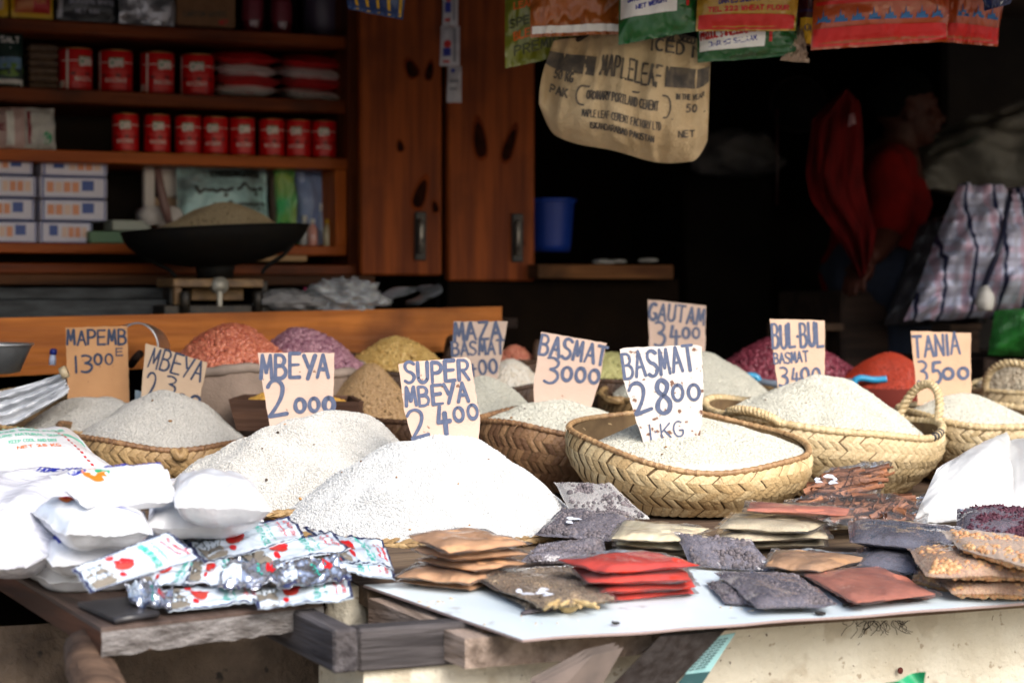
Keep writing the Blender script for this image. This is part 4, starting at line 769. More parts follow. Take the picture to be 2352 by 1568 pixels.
def plaid():
    m = bpy.data.materials.new("checked_weave"); m.use_nodes = True; nt = m.node_tree; N = nt.nodes.new; L = nt.links.new; p = nt.nodes["Principled BSDF"]; tc = N("ShaderNodeTexCoord"); no = N("ShaderNodeTexNoise"); no.inputs["Scale"].default_value = 5; L(tc.outputs["Object"], no.inputs["Vector"])
    ad = N("ShaderNodeVectorMath"); ad.operation = 'MULTIPLY_ADD'; ad.inputs[1].default_value = (.03, .03, .03); L(no.outputs["Color"], ad.inputs[0]); L(tc.outputs["Object"], ad.inputs[2])
    sx = N("ShaderNodeSeparateXYZ"); L(ad.outputs[0], sx.inputs[0]); cur = None
    def band(axis, per, ph, wd):
        a = N("ShaderNodeMath"); a.operation = 'MULTIPLY_ADD'; a.inputs[1].default_value = 1 / per; a.inputs[2].default_value = ph + 20; L(sx.outputs[axis], a.inputs[0])
        f_ = N("ShaderNodeMath"); f_.operation = 'FRACT'; L(a.outputs[0], f_.inputs[0]); l_ = N("ShaderNodeMath"); l_.operation = 'LESS_THAN'; l_.inputs[1].default_value = wd; L(f_.outputs[0], l_.inputs[0]); return l_.outputs[0]
    cur = None; base = (.52, .54, .68, 1)
    for axis, per, ph, wd, col, k_ in ((2, .085, 0, .32, (.30, .28, .34, 1), .6), (2, .085, .5, .22, (.50, .24, .30, 1), .38), (0, .075, .3, .22, (.50, .22, .28, 1), .45), (0, .075, .6, .14, (.35, .35, .42, 1), .6), (0, .075, 0, .13, (.02, .025, .07, 1), 1)):
        f_ = band(axis, per, ph, wd); mu = N("ShaderNodeMath"); mu.operation = 'MULTIPLY'; mu.inputs[1].default_value = k_; L(f_, mu.inputs[0]); x = N("ShaderNodeMix"); x.data_type = 'RGBA'; L(mu.outputs[0], x.inputs[0])
        if cur: L(cur, x.inputs[6])
        else: x.inputs[6].default_value = base
        x.inputs[7].default_value = col; cur = x.outputs[2]
    L(cur, p.inputs["Base Color"]); p.inputs["Roughness"].default_value = .45; return m
t = T("checked_bag", "large bulging checked zip bag in white, red and navy at the right edge", "bag")
b = B(); sf, n_ = pillow(b, vq([(2078, 735), (2560, 722), (2600, 425), (2195, 432)], 6.05, .08), .34, m=.01, p=2.6, pw=.55, wr=.055, seed=2, nu=80, nv=60, fr=1.5, crease=1.8); t.part("body", b, plaid())
b = B(); b.tube([sf(.30 + .004 * nz(i), i / 12, 1, .004) for i in range(1, 12)], .009, 8); t.part("navy_piping", b, plain("navy_piping", (.012, .014, .035)))
b = B(); crumple(b, W(2262, 690, 5.82), .026, .03, .040, 3, amp=.2, n=18, m=12); t.part("knotted_corner", b, mat("pale_knot", (.50, .48, .44), rough=.5)); t.done()
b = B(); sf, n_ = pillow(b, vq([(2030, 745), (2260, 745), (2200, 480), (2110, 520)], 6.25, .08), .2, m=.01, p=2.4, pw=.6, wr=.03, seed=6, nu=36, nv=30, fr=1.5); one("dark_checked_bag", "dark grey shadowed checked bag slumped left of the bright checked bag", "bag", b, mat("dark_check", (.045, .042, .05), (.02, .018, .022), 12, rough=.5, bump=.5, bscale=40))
b = B(); sf, n_ = pillow(b, vq([(2268, 815), (2560, 830), (2560, 690), (2285, 715)], 5.95, .03), .2, m=.01, p=2.2, pw=.6, wr=.02, seed=7, nu=30, nv=24); one("green_sack", "shiny green plastic sack under the checked bag at the right", "sack", b, mat("green_sack_film", (.025, .20, .03), (.012, .09, .015), 5, stretch=(8, 8, 1), rough=.3, bump=.7, bscale=20))
t = T("wooden_crate", "rough brown wooden crate with an open dark front, behind the red chili heap", "crate", rz=YAW); Dc = 5.85
for pl, pr, pt, pb, dv, dep in ((1885, 2255, 742, 758, 0, .3), (2140, 2250, 758.5, 860, .004, .03), (1885, 1898, 758.5, 880, .004, .3), (2126, 2139, 758.5, 880, .002, .3)):
    b = B(); sbox(b, pl, pr, pt, pb, Dc + dv, dep); t.part("board", b, WD_brown)
b = B(); sbox(b, 1899, 2125, 759, 880, Dc + .28, .02); t.part("back", b, M_black); t.done()
b = B(); b.box(uu(2262, 5.34), uu(2900, 5.34), 5.34 * cY, 6.2 * cY, .93, 1.180, .006); one("packing_chest", "dark wooden chest under the green sack and checked bag at the right", "chest", b, WD_dark, rz=YAW)
b = B(); b.box(uu(2150, 6.25), uu(2800, 6.25), 6.25 * cY, 6.9 * cY, .952, 1.60, .006); one("packing_chest", "tall black chest carrying the grey tarpaulins behind the checked bag", "chest", b, M_black, rz=YAW)
# ================================================================ baskets, heaps, price cards
class Basket:
    """rim: an ellipse of half width hw and seen half height hh (pixels at depth D), leaning towards the buyer; woven strips laid over a solid wall"""
    def __init__(s, cx, cy, D, hw, hh, h, base=.72, roll=0, bd=.9, wave=(), bulge=.05):
        s.C = W(cx, cy, D); k = D / F; s.hw = hw * k; s.rb = s.hw * bd; rise = hh * k - s.rb * (cy - HY) / F
        s.a = Vector((s.hw, 0, -roll * k)); s.b = Vector((0, s.rb, rise)); s.h = h; s.base = base; s.wave = wave; s.bulge = bulge
        s.zb = zc(s.C.x, s.C.y) + .002
    def rim(s, th):
        z = sum(a * math.exp(-((((th - p + math.pi) % (2 * math.pi)) - math.pi) / w) ** 2) for a, p, w in s.wave)
        q = s.C.x * 7 + s.C.y * 3; k = 1 + .020 * math.sin(2 * th + q) + .014 * math.sin(3 * th + 2 * q) + .006 * math.sin(7 * th + q); z += .004 * math.sin(3 * th + q) + .0025 * math.sin(5 * th + 2 * q)
        return s.C + (s.a * math.cos(th) + s.b * math.sin(th)) * k + UP * z
    def surf(s, th, t):
        r = s.rim(th); zb = zc(s.C.x + s.a.x * .7 * math.cos(th), s.C.y + s.rb * .7 * math.sin(th)) + .002
        z1 = max(zb, r.z - s.h) if s.h else zb
        q = Vector((s.C.x + s.base * s.hw * math.cos(th), s.C.y + s.base * s.rb * math.sin(th), z1))
        k = t ** 1.9; bl = s.bulge * math.sin(math.pi * min(t * 1.15, 1))
        x = r.x * (1 - k) + q.x * k + bl * s.hw * math.cos(th); y = r.y * (1 - k) + q.y * k + bl * s.rb * math.sin(th)
        return Vector((x, y, r.z * (1 - t) + q.z * t))
    def nrm(s, th, t):
        e = .02; a = s.surf(th + e, t) - s.surf(th - e, t); c = s.surf(th, min(t + e, 1)) - s.surf(th, max(t - e, 0)); n = c.cross(a); n.normalize()
        d = Vector((math.cos(th), math.sin(th), 0)); return n if n.dot(d) > 0 else -n
def weave(b, bk, rows, cells, side=1, t0=.03, t1=1.0, a0=0, a1=2 * math.pi, bulge=.0044, rnd=None):
    rnd = rnd or random; dt = (t1 - t0) / rows; dw = (a1 - a0) / cells
    for r in range(rows):
        sl = .85 if r % 2 else -.85
        for c in range(cells):
            th = a0 + (c + .5) * dw; sh = min(1, max(0, rnd.gauss(.45, .38))); jt = rnd.uniform(-.13, .13); bv = bulge * rnd.uniform(.55, 1.3)
            V_, fs = [], []
            for i in range(3):
                for j in range(3):
                    aa = th + (i / 2 - .5) * dw * .97 + sl * (j / 2 - .5) * dw + jt * dw; tt = min(1, max(0, t0 + (r + j / 2 * 1.06 - .03) * dt))
                    off = bv * ((-.1, 1, .45)[i] * (.5, 1, .5)[j]) + .0004
                    V_.append(bk.surf(aa, tt) + bk.nrm(aa, tt) * (off * side - (.006 if side < 0 else 0)))
            fs = [[i * 3 + j, i * 3 + j + 1, (i + 1) * 3 + j + 1, (i + 1) * 3 + j] for i in range(2) for j in range(2)]
            b.add(V_, fs if side > 0 else [f[::-1] for f in fs], sh=sh)
def strawmat(name, c, dark, mid): return mat(name, c, mid, 5, shade=dark, rough=.55, bump=.35, bscale=160, lo=.45, hi=.75)
ST_pale = strawmat("straw_pale", (.66, .52, .31), (.44, .32, .16), (.50, .36, .19)); ST_gold = strawmat("straw_gold", (.74, .58, .33), (.50, .34, .16), (.48, .31, .14))
ST_rim = strawmat("straw_rim", (.46, .29, .14), (.24, .13, .055), (.26, .14, .06)); ST_brown = strawmat("straw_brown", (.30, .165, .075), (.13, .06, .026), (.17, .08, .035)); ST_dull = strawmat("straw_dull", (.44, .29, .13), (.24, .14, .055), (.28, .17, .07)); ST_dark = strawmat("straw_dark", (.10, .05, .025), (.045, .022, .012), (.06, .03, .015))
ST_gapm = mat("straw_shadow_gap", (.19, .12, .055), (.11, .065, .03), 30, rough=.9)
def basket(lab, bk, m, rows, cells, inner=None, handles=(), rim_r=.0065, name="woven_basket", nails=True, mrim=None, dark_band=None, cat="basket", iband=None):
    t = T(name, lab, cat)
    b = B(); nu = 64
    b.grid(lambda u, v: bk.surf(2 * math.pi * u, v) - bk.nrm(2 * math.pi * u, v) * .0015, nu, 10, cu=True, flip=True, sh=1, mi=1)
    b.grid(lambda u, v: bk.surf(2 * math.pi * u, v) - bk.nrm(2 * math.pi * u, v) * .0085, nu, 10, cu=True, sh=.9, mi=1)
    ctr = bk.surf(0, 1).lerp(bk.surf(math.pi, 1), .5); b.add([bk.surf(2 * math.pi * i / nu, 1) for i in range(nu)] + [ctr], [[(i + 1) % nu, i, nu] for i in range(nu)], sh=1)
    weave(b, bk, rows, cells)
    if inner: weave(b, bk, inner, int(cells * .9), side=-1, t0=.05, t1=.62, bulge=.0022)
    t.part("wall", b, [m, ST_gapm])
    b = B(); n = cells * 4
    pts = [bk.rim(2 * math.pi * i / n) + UP * .001 for i in range(n + 1)]
    b.tube(pts, [rim_r * (1 + .16 * math.sin(i * 2.1)) for i in range(n + 1)], 8, cap=False, sh=[random.random() for _ in range(n + 1)])
    for _ in range(9):                                               # frayed strands
        th = -random.random() * math.pi; p = bk.rim(th); o_ = Vector((math.cos(th), math.sin(th), 0)); a_ = random.uniform(-.5, .5)
        b.tube([p, p + o_ * .008 + UP * random.uniform(-.004, .010), p + o_ * random.uniform(.010, .020) + Vector((a_ * .02, 0, random.uniform(-.018, .014)))], [.0012, .001, .0005], 4, sh=[.2] * 3)
    t.part("rim", b, mrim or m)
    for a0, a1, hh_, lean in handles:                                # twisted rope handle from rim angle a0 to a1
        p0, p1 = bk.rim(a0), bk.rim(a1); mid = (p0 + p1) / 2; out = Vector((math.cos((a0 + a1) / 2), math.sin((a0 + a1) / 2), 0)) * lean
        arc_ = [p0 + (p1 - p0) * (.5 - .5 * math.cos(math.pi * s_)) + (UP * hh_ + out) * math.sin(math.pi * s_) for s_ in [i / 60 for i in range(61)]]
        b = B()
        for ph in (0, math.pi):
            q = []
            for i, p in enumerate(arc_):
                tg = (arc_[min(i + 1, 60)] - arc_[max(i - 1, 0)]).normalized(); s1 = tg.orthogonal().normalized(); s1 = (Vector((0, 0, 1)) - tg * tg.z); s1 = s1.normalized() if s1.length > .05 else Vector((1, 0, 0)); s2 = tg.cross(s1)
                w = i * 1.1 + ph; q.append(p + (s1 * math.cos(w) + s2 * math.sin(w)) * .0052)
            b.tube(q, .0062, 7, sh=[random.random() for _ in q])
        t.part("handle", b, m)
    if dark_band:
        b = B()
        for th in dark_band: b.tube([bk.rim(th + i * .012) + UP * (.0012) + Vector((0, -.0008, 0)) for i in range(4)], rim_r * 1.16, 8)
        t.part("black_binding", b, plain("black_leaf", (.012, .013, .02)))
    return t.done()
# ---------------------------------------------------------------- heaps
OCT_V = np.array([(1, 0, 0), (-1, 0, 0), (0, 1, 0), (0, -1, 0), (0, 0, 1), (0, 0, -1)], float); OCT_F = np.array([(0, 2, 4), (2, 1, 4), (1, 3, 4), (3, 0, 4), (2, 0, 5), (1, 2, 5), (3, 1, 5), (0, 3, 5)])
_bb = B(); _bb.ell((0, 0, 0), 1, 8, 5); EL_V = _bb.verts(); _c = _bb.ch[0]; _f = []; _i = 0
for _n in _c[1]: q_ = list(_c[2][_i:_i + _n]); _i += _n; _f.append(q_[:3]); (_n == 4 and _f.append([q_[0], q_[2], q_[3]]))
EL_F = np.array(_f)
def scatter(b, P, N, dims, tv=OCT_V, tf=OCT_F, tilt=.35, jit=.2, mi=0, sh=None, sink=.42):
    n = len(P); rv = rng.normal(size=(n, 3)); t = rv - (rv * N).sum(1)[:, None] * N; t /= np.linalg.norm(t, axis=1)[:, None]
    t = t + N * rng.normal(0, tilt, (n, 1)); t /= np.linalg.norm(t, axis=1)[:, None]
    u = np.cross(N, t); u /= np.linalg.norm(u, axis=1)[:, None]; w = np.cross(t, u)
    sz = np.exp(rng.normal(0, jit, (n, 1, 1))); d = np.array(dims) / 2
    loc = tv[None] * d * sz
    X = P[:, None] + loc[..., :1] * t[:, None] + loc[..., 1:2] * u[:, None] + loc[..., 2:] * w[:, None] + (N * d[2] * (1 - 2 * sink))[:, None]
    Fc = (tf[None] + (np.arange(n) * len(tv))[:, None, None]).reshape(-1, 3)
    s_ = rng.random(n) if sh is None else sh
    b.add(X.reshape(-1, 3), Fc, mi=mi, sh=np.repeat(s_, len(tf)))
class Heap:
    def __init__(s, cx, py, D, hw, top, bd=.9, e=.30, off=(0, 0), amp=.006, seed=0, power=1.0, dents=(), roll=0, slope=1.0):
        s.C = W(cx, py, D); k = D / F; s.hw = hw * k; s.rb = s.hw * bd; s.h = (py - top) * k; s.e = e; s.off = off; s.amp = amp; s.seed = seed; s.pw = power; s.dents = dents; s.roll = roll * k; s.slope = slope
    def pos(s, r, th):
        r = np.asarray(r, float); th = np.asarray(th, float); e = s.e
        pr = 1 - (np.sqrt(r * r + e * e) - e) / (math.sqrt(1 + e * e) - e); pr = np.maximum(pr, 0) ** s.pw
        lx = s.off[0] * (1 - r) + r * np.cos(th); ly = s.off[1] * (1 - r) + r * np.sin(th)
        x = s.C.x + s.hw * lx; y = s.C.y + s.rb * ly
        q = s.seed * 1.3
        nzv = np.sin(x * 19 + q + np.sin(y * 13 + q)) * np.sin(y * 23 + 2 * q) * .7 + np.sin(x * 67 + 3 * q + 2 * np.sin(y * 40)) * .25 + np.sin(y * 83 + x * 30 + q) * .25
        z = s.C.z + s.h * pr + s.amp * nzv * np.minimum(1, (1 - r) * 3 + .2) - s.roll * lx * (1 - pr) + S * s.slope * (y - s.C.y)
        for dx, dy, dr, dh in s.dents: z = z - dh * np.exp(-((lx - dx) ** 2 + (ly - dy) ** 2) / dr ** 2)
        return np.stack([x, y, z], -1)
    def base(s, b, skirt=.05, n=72, m=22, **k):
        r, th = np.meshgrid(np.linspace(0, 1, m + 1), np.linspace(0, 2 * math.pi, n, endpoint=False), indexing='ij')
        P = s.pos(r, th); last = P[-1:].copy(); last[..., 2] -= skirt; P = np.concatenate([P, last]).reshape(-1, 3)
        i, j = np.meshgrid(np.arange(m + 1), np.arange(n), indexing='ij'); j2 = (j + 1) % n
        f = np.stack([i * n + j, (i + 1) * n + j, (i + 1) * n + j2, i * n + j2], -1).reshape(-1, 4); b.add(P, f, **k)
    def sample(s, n, front=False):
        r = np.sqrt(rng.random(n)) * .995; th = rng.random(n) * 2 * math.pi
        if front: th = np.where(rng.random(n) < .62, -rng.random(n) * math.pi, th)
        P = s.pos(r, th); e = 2e-3
        a = s.pos(np.minimum(r + e, 1), th) - s.pos(np.maximum(r - e, 0), th); c = s.pos(r, th + e / np.maximum(r, .05)) - s.pos(r, th - e / np.maximum(r, .05))
        N = np.cross(a, c); N /= np.linalg.norm(N, axis=1)[:, None] + 1e-12; N *= np.sign(N[:, 2:3] + 1e-9); return P, N
def ricemat(name, c, c2, base): return [mat(name, c, shade=c2, rough=.40, spec=.5), mat(name + "_bed", c, tuple(.9 * x for x in c), 300, rough=.8, bump=.15, bscale=700)]
def heap(name, lab, cat, hp, mats, n, dims, tv=OCT_V, tf=OCT_F, tilt=.2, jit=.15, group=None, specks=0, skirt=.05, front=True, sink=.42):
    b = B(); hp.base(b, skirt, mi=1)
    P, N = hp.sample(n, front); scatter(b, P, N, dims, tv, tf, tilt, jit, sink=sink)
    if specks:
        P, N = hp.sample(specks, True); scatter(b, P, N, (.006, .004, .003), EL_V, EL_F, sh=rng.random(specks), mi=2, sink=-.1); mats = list(mats) + [M_speck]
    return one(name, lab, cat, b, mats, group)
M_speck = mat("husk_specks", (.03, .02, .015), shade=(.45, .22, .06), rough=.7)
R_grey = ricemat("rice_greyish", (.44, .42, .385), (.56, .54, .50), (.5,)*3); R_warm = ricemat("rice_warm_white", (.53, .51, .47), (.66, .645, .61), (.5,)*3); R_white = ricemat("rice_white", (.55, .55, .535), (.70, .70, .69), (.7,)*3); R_bas = ricemat("rice_long_grain", (.55, .535, .45), (.69, .675, .59), (.6,)*3)
RICE, LONG = (.0066, .0023, .0021), (.0086, .0019, .0018)
# super white rice in front, on a shallow tray
bk = Basket(984, 1200, 4.10, 352, 58, .05, base=.9, bd=.81, wave=()); basket("wide shallow woven tray under the tallest front heap of white rice", bk, ST_dull, 2, 84, name="woven_tray", cat="tray")
heap("rice_heap", "brightest white rice heap at the front, under the card reading 2400 with three lines", "rice heap", Heap(982, 1198, 4.10, 350, 1002, bd=.80, e=.95, amp=.010, seed=1, off=(.12, .02), dents=((-.45, -.35, .25, .010), (.25, -.6, .25, .012), (.55, -.1, .2, .008))), R_white, 27000, RICE, group="heaps of rice", specks=9, skirt=.03)
# rice 2000
bk = Basket(692, 1134, 4.34, 330, 36, .06, base=.85); basket("shallow woven basket hidden under the cream rice heap with the card reading 2000", bk, ST_dull, 4, 76, name="woven_tray", cat="tray")
heap("rice_heap", "large cream rice heap with dimples, under the card reading 2000", "rice heap", Heap(690, 1136, 4.34, 335, 949, bd=.76, e=1.0, off=(.26, .0), amp=.012, seed=4, dents=((-.15, -.55, .22, .018), (.32, -.5, .2, .015), (-.62, -.2, .2, .010))), R_warm, 24000, RICE, group="heaps of rice", specks=10, skirt=.04)
# rice 2300
bk = Basket(352, 1000, 4.72, 208, 24, 0, base=.8, roll=14, wave=((.012, math.pi, .5),)); basket("golden brown woven basket holding the greyish rice with the tilted card reading 2300", bk, ST_dull, 5, 64, mrim=ST_brown, handles=((-1.2, -1.1, -.012, .012),))
heap("rice_heap", "greyish white rice heap under the tilted card reading 2300", "rice heap", Heap(372, 1002, 4.74, 190, 907, bd=.82, e=1.0, amp=.010, off=(.05, 0), seed=2, roll=6), R_grey, 17000, RICE, group="heaps of rice", specks=3, skirt=.02)
# rice 1300
bk = Basket(150, 955, 4.88, 205, 40, .12, base=.66, roll=12, wave=((.02, 2.6, .6),)); basket("wide straw basket at the left edge holding the greyest rice, card reading 1300", bk, ST_dull, 6, 64, inner=4)
heap("rice_heap", "greyest rice heap at the far left, under the card reading 1300", "rice heap", Heap(205, 985, 4.88, 158, 908, bd=.85, e=1.1, amp=.010, off=(.25, 0), seed=3), R_grey, 12000, RICE, group="heaps of rice", skirt=.03)
# basmat 3000
bk = Basket(1268, 968, 4.72, 176, 26, 0, base=.74, roll=4, wave=((.012, -2.3, .6),)); basket("dark brown woven basket below the card reading 3000", bk, ST_brown, 6, 60)
heap("rice_heap", "low pale rice heap in the dark brown basket, under the card reading 3000", "rice heap", Heap(1272, 972, 4.74, 166, 922, bd=.84, e=.9, seed=6, off=(0, 0)), R_bas, 11000, LONG, group="heaps of rice", skirt=.03, specks=6)
# basmat 2800
bk = Basket(1581, 1010, 4.40, 274, 62, .14, base=.74, roll=17, bd=.82, wave=((.012, math.pi + .3, .5), (-.004, -1.4, .5)), bulge=.05); basket("big golden woven basket raised at its left, card reading 2800 in it", bk, ST_gold, 5, 62, inner=4, mrim=ST_rim, rim_r=.0062)
heap("rice_heap", "rice sloping inside the golden basket around the card reading 2800", "rice heap", Heap(1596, 1032, 4.41, 250, 972, bd=.82, e=1.2, off=(-.1, .5), seed=7, amp=.004, slope=1.0), R_bas, 17000, LONG, group="heaps of rice", skirt=.05, specks=5)
# bul bul
bk = Basket(1890, 962, 4.76, 270, 30, 0, base=.70, roll=32, bd=.82, wave=((.012, 0, .5),)); basket("big pale straw basket with two rope handles, card reading BUL BUL in it", bk, ST_pale, 8, 74, inner=3, handles=((-2.55, -2.05, .02, .02), (.22, .75, .085, .03)), dark_band=(-.52, -.44, -.36, -.28), rim_r=.0085)
heap("rice_heap", "tall pale rice heap in the pale two-handled basket, below the card reading BUL BUL", "rice heap", Heap(1893, 972, 4.78, 228, 870, bd=.78, e=.8, amp=.009, off=(-.03, 0), seed=8, roll=26), R_bas, 19000, LONG, group="heaps of rice", skirt=.03, specks=4)
# tania
bk = Basket(2275, 956, 5.02, 215, 24, 0, base=.7, roll=14); basket("pale straw basket at the right edge behind the white bag, card reading TANIA", bk, ST_pale, 8, 68, dark_band=(-1.2,), rim_r=.0085)
heap("rice_heap", "low white rice heap under the card reading 3500", "rice heap", Heap(2212, 960, 5.02, 150, 908, bd=.9, e=.42, seed=9), R_bas, 10000, LONG, group="heaps of rice", skirt=.03)
# gautam
bk = Basket(1580, 905, 5.28, 200, 18, .15, base=.7); basket("dull brown basket half hidden between the cards reading 3000 and 2800", bk, ST_dull, 6, 60, handles=((-2.7, -2.45, .0, .02),))
heap("rice_heap", "pale rice heap behind the card reading 2800, below the card reading 3400 with GAUTAM", "rice heap", Heap(1590, 905, 5.30, 182, 806, bd=.8, e=.55, amp=.009, seed=10), R_bas, 13000, LONG, group="heaps of rice", skirt=.03)
# maza
bk = Basket(1020, 955, 5.02, 190, 24, .14, base=.7, roll=-6, wave=((.035, math.pi - .15, .5), (.008, -2.2, .6))); basket("dark brown basket with a high left side behind the three-line card reading 2400", bk, ST_dark, 6, 60, inner=4)
heap("rice_heap", "pale rice heap under the card reading MAZA BASMAT", "rice heap", Heap(1110, 945, 5.06, 120, 862, bd=.85, e=.4, seed=11), R_bas, 8000, LONG, group="heaps of rice", skirt=.04)
# far right basket of dry beans
bk = Basket(2400, 890, 5.55, 172, 16, .16, base=.75); basket("straw basket with a rope handle at the far right edge, full of speckled beans", bk, ST_pale, 8, 56, handles=((-2.62, -1.75, .075, .03),))
def beans(lab, hp, c, c2, dims, n, nm, bed, cat="heap", grp=None, sk=.05, tilt=.5):
    return heap(nm, lab, cat, hp, [mat(nm + "_" + str(int(hp.C.x * 1000) % 997), c, shade=c2, rough=.38, coat=.2), mat(nm + "_bed", tuple(.35 * x for x in bed), rough=.9)], n, dims, EL_V, EL_F, tilt, .15, grp, skirt=sk, sink=.12)
beans("heap of speckled pale beans in the handled basket at the far right edge", Heap(2400, 888, 5.55, 150, 822, seed=12), (.55, .48, .36), (.30, .24, .17), (.013, .008, .007), 2600, "bean_heap", (.3, .25, .18), "bean heap")
# back row
beans("heap of bright orange-red beans in front of the orange plank", Heap(530, 836, 5.10, 130, 748, seed=13, e=.6), (.60, .20, .11), (.36, .075, .04), (.017, .0105, .0095), 1700, "bean_heap", (.25, .06, .03), "bean heap")
beans("heap of mauve-purple beans next to the orange-red ones", Heap(700, 846, 5.22, 130, 758, seed=14, e=.6, off=(-.05, 0)), (.20, .07, .11), (.48, .26, .30), (.017, .0105, .0095), 1700, "bean_heap", (.15, .06, .09), "bean heap")
for cx, lab, D0_, hw_ in ((530, "grey-brown open sack holding the orange-red beans", 5.10, 138), (700, "grey-brown open sack holding the mauve beans", 5.22, 138)):
    bk = Basket(cx, 838 if cx < 600 else 848, D0_, hw_, 12, 0, base=1.06, bd=.88, bulge=.08); t = T("bean_sack", lab, "sack", "open sacks of beans"); b = B()
    b.grid(lambda u, v: bk.surf(2 * math.pi * u, v) + Vector((.006 * nz(u * 30, v * 4, cx), .006 * nz(u * 28, v * 3, 5), 0)), 60, 14, cu=True, flip=True); t.part("cloth", b, mat("sack_cloth", (.30, .22, .17), (.20, .145, .11), 12, rough=.9, bump=.3, bscale=200))
    b = B(); b.tube([bk.rim(2 * math.pi * i / 60) + Vector((0, 0, .004 * nz(i * .4, cx))) for i in range(61)], [.012 + .004 * nz(i * .5, 3) for i in range(61)], 8, cap=False); t.part("rolled_rim", b, mat("sack_rim", (.36, .28, .23), (.26, .2, .16), 18, rough=.9)); t.done()
bk = Basket(905, 842, 5.37, 122, 20, .14, base=.75, wave=((.03, math.pi - .2, .5),)); basket("dark brown basket of yellow maize with a raised left rim", bk, ST_dark, 8, 66, inner=4)
beans("heap of yellow maize kernels in a dark brown basket", Heap(908, 842, 5.38, 112, 776, seed=15, e=.4), (.70, .48, .17), (.50, .29, .08), (.013, .0105, .0075), 1700, "maize_heap", (.4, .22, .04), "maize heap")
beans("large mound of fine light brown grain between the 2000 card and the three-line card", Heap(850, 960, 5.12, 118, 842, seed=16, e=.4, bd=1.0), (.42, .27, .13), (.30, .18, .08), (.0068, .0044, .004), 7000, "grain_heap", (.3, .18, .08), "grain heap", sk=.1)
t = T("wooden_trough", "dark brown wooden trough of yellow maize behind the card reading 2000", "trough"); Dt = 4.74
def tr(x, y, d): return W(x, y, Dt + d)
for a_, c_ in (((526, 916, 0), (826, 922, 0)), ((826, 922, 0), (800, 908, .2)), ((526, 916, 0), (560, 905, .2)), ((560, 905, .2), (800, 908, .2))):
    b = B(); p0, p1 = tr(*a_), tr(*c_); ce = tr(680, 915, .1); i0, i1 = (ce - p0) * .12, (ce - p1) * .12; i0.z = i1.z = -.07
    o_ = (p1 - p0).cross(UP).normalized() * .010
    b.prism([p0, p1, p1 + i1, p0 + i0], o_); t.part("side", b, wood("wood_trough", (.10, .05, .03), (.045, .022, .014), rough=.7, knots=False))
b = B(); p_ = [tr(562, 950, .02), tr(795, 955, .02), tr(790, 940, .18), tr(575, 938, .18)]; b.prism(p_, (0, 0, -.008)); t.part("bottom", b, WD_dark); t.done()
beans("small heap of yellow maize in the wooden trough behind the card reading 2000", Heap(680, 925, 4.84, 112, 896, seed=17, e=.6, bd=.6), (.66, .38, .07), (.50, .26, .05), (.010, .008, .006), 1300, "maize_heap", (.35, .2, .05), "maize heap", sk=.02)
bk = Basket(1180, 882, 5.44, 85, 10, .12, base=.8); basket("small dark basket of white hominy, right of the card reading MAZA BASMAT", bk, ST_dark, 6, 50)
beans("small heap of white hominy kernels right of the card reading MAZA BASMAT", Heap(1172, 880, 5.44, 72, 826, seed=18, e=.4), (.82, .78, .70), (.70, .62, .50), (.0105, .009, .008), 1100, "hominy_heap", (.6, .55, .48), "hominy heap")
bk = Basket(1130, 826, 5.56, 112, 12, .12, base=.8); basket("dark brown basket with an arched handle standing up, behind the card reading MAZA BASMAT", bk, ST_dark, 6, 56, handles=((2.75, 3.9, .055, .0), (-.45, .2, .045, .0)))
beans("small heap of pinkish red peanuts between the MAZA BASMAT card and the 3000 card", Heap(1180, 834, 5.55, 52, 800, seed=19, e=.4), (.50, .14, .08), (.60, .24, .15), (.012, .008, .0075), 700, "peanut_heap", (.3, .1, .06), "peanut heap")
bk = Basket(1400, 866, 5.45, 95, 12, .12, base=.8); basket("small dark basket of green peas, right of the card reading 3000", bk, ST_dark, 6, 50)
beans("small heap of pale green split peas right of the card reading 3000", Heap(1402, 866, 5.45, 85, 812, seed=20, e=.4), (.58, .56, .24), (.48, .44, .18), (.0095, .0080, .0070), 1500, "pea_heap", (.35, .34, .15), "pea heap")
t = T("grey_basin", "grey-blue plastic basin of dark red beans with bright blue handles", "basin"); bk = Basket(1835, 868, 5.62, 198, 12, .10, base=.8)
b = B(); b.grid(lambda u, v: bk.surf(2 * math.pi * u, v), 60, 8, cu=True, flip=True); b.grid(lambda u, v: bk.surf(2 * math.pi * u, v) - bk.nrm(2 * math.pi * u, v) * .004, 60, 8, cu=True); b.tube([bk.rim(2 * math.pi * i / 60) for i in range(61)], .009, 8, cap=False); t.part("bowl", b, mat("grey_blue_plastic", (.20, .24, .30), rough=.4))
M_hb = mat("bright_blue_handle", (.02, .30, .55), rough=.3, coat=.3)
for pts in ([(1962, 890), (1964, 874), (1978, 868), (2010, 872), (2036, 870)], [(1690, 872), (1700, 866), (1722, 862), (1738, 866), (1742, 874)]):
    b = B(); b.tube(catmull([W(x, y, 5.40) for x, y in pts]), .0085, 10); t.part("handle", b, M_hb)
t.done()
beans("big heap of shiny dark red kidney beans behind the card reading BUL BUL", Heap(1805, 868, 5.62, 172, 778, seed=21, e=.6), (.11, .006, .020), (.32, .07, .10), (.018, .0108, .010), 2200, "bean_heap", (.06, .008, .015), "bean heap")
beans("cone of fine bright red chili flakes left of the card reading TANIA", Heap(2045, 880, 5.50, 118, 812, seed=22, e=.6), (.48, .045, .012), (.34, .03, .010), (.0042, .0034, .0016), 9000, "chili_heap", (.36, .03, .01), "chili heap")
bk = Basket(1680, 862, 5.75, 60, 8, .1, base=.8); basket("small dark basket with a thin brown arched handle left of the kidney beans", bk, ST_dark, 5, 40, handles=((2.2, 3.8, .045, 0),))
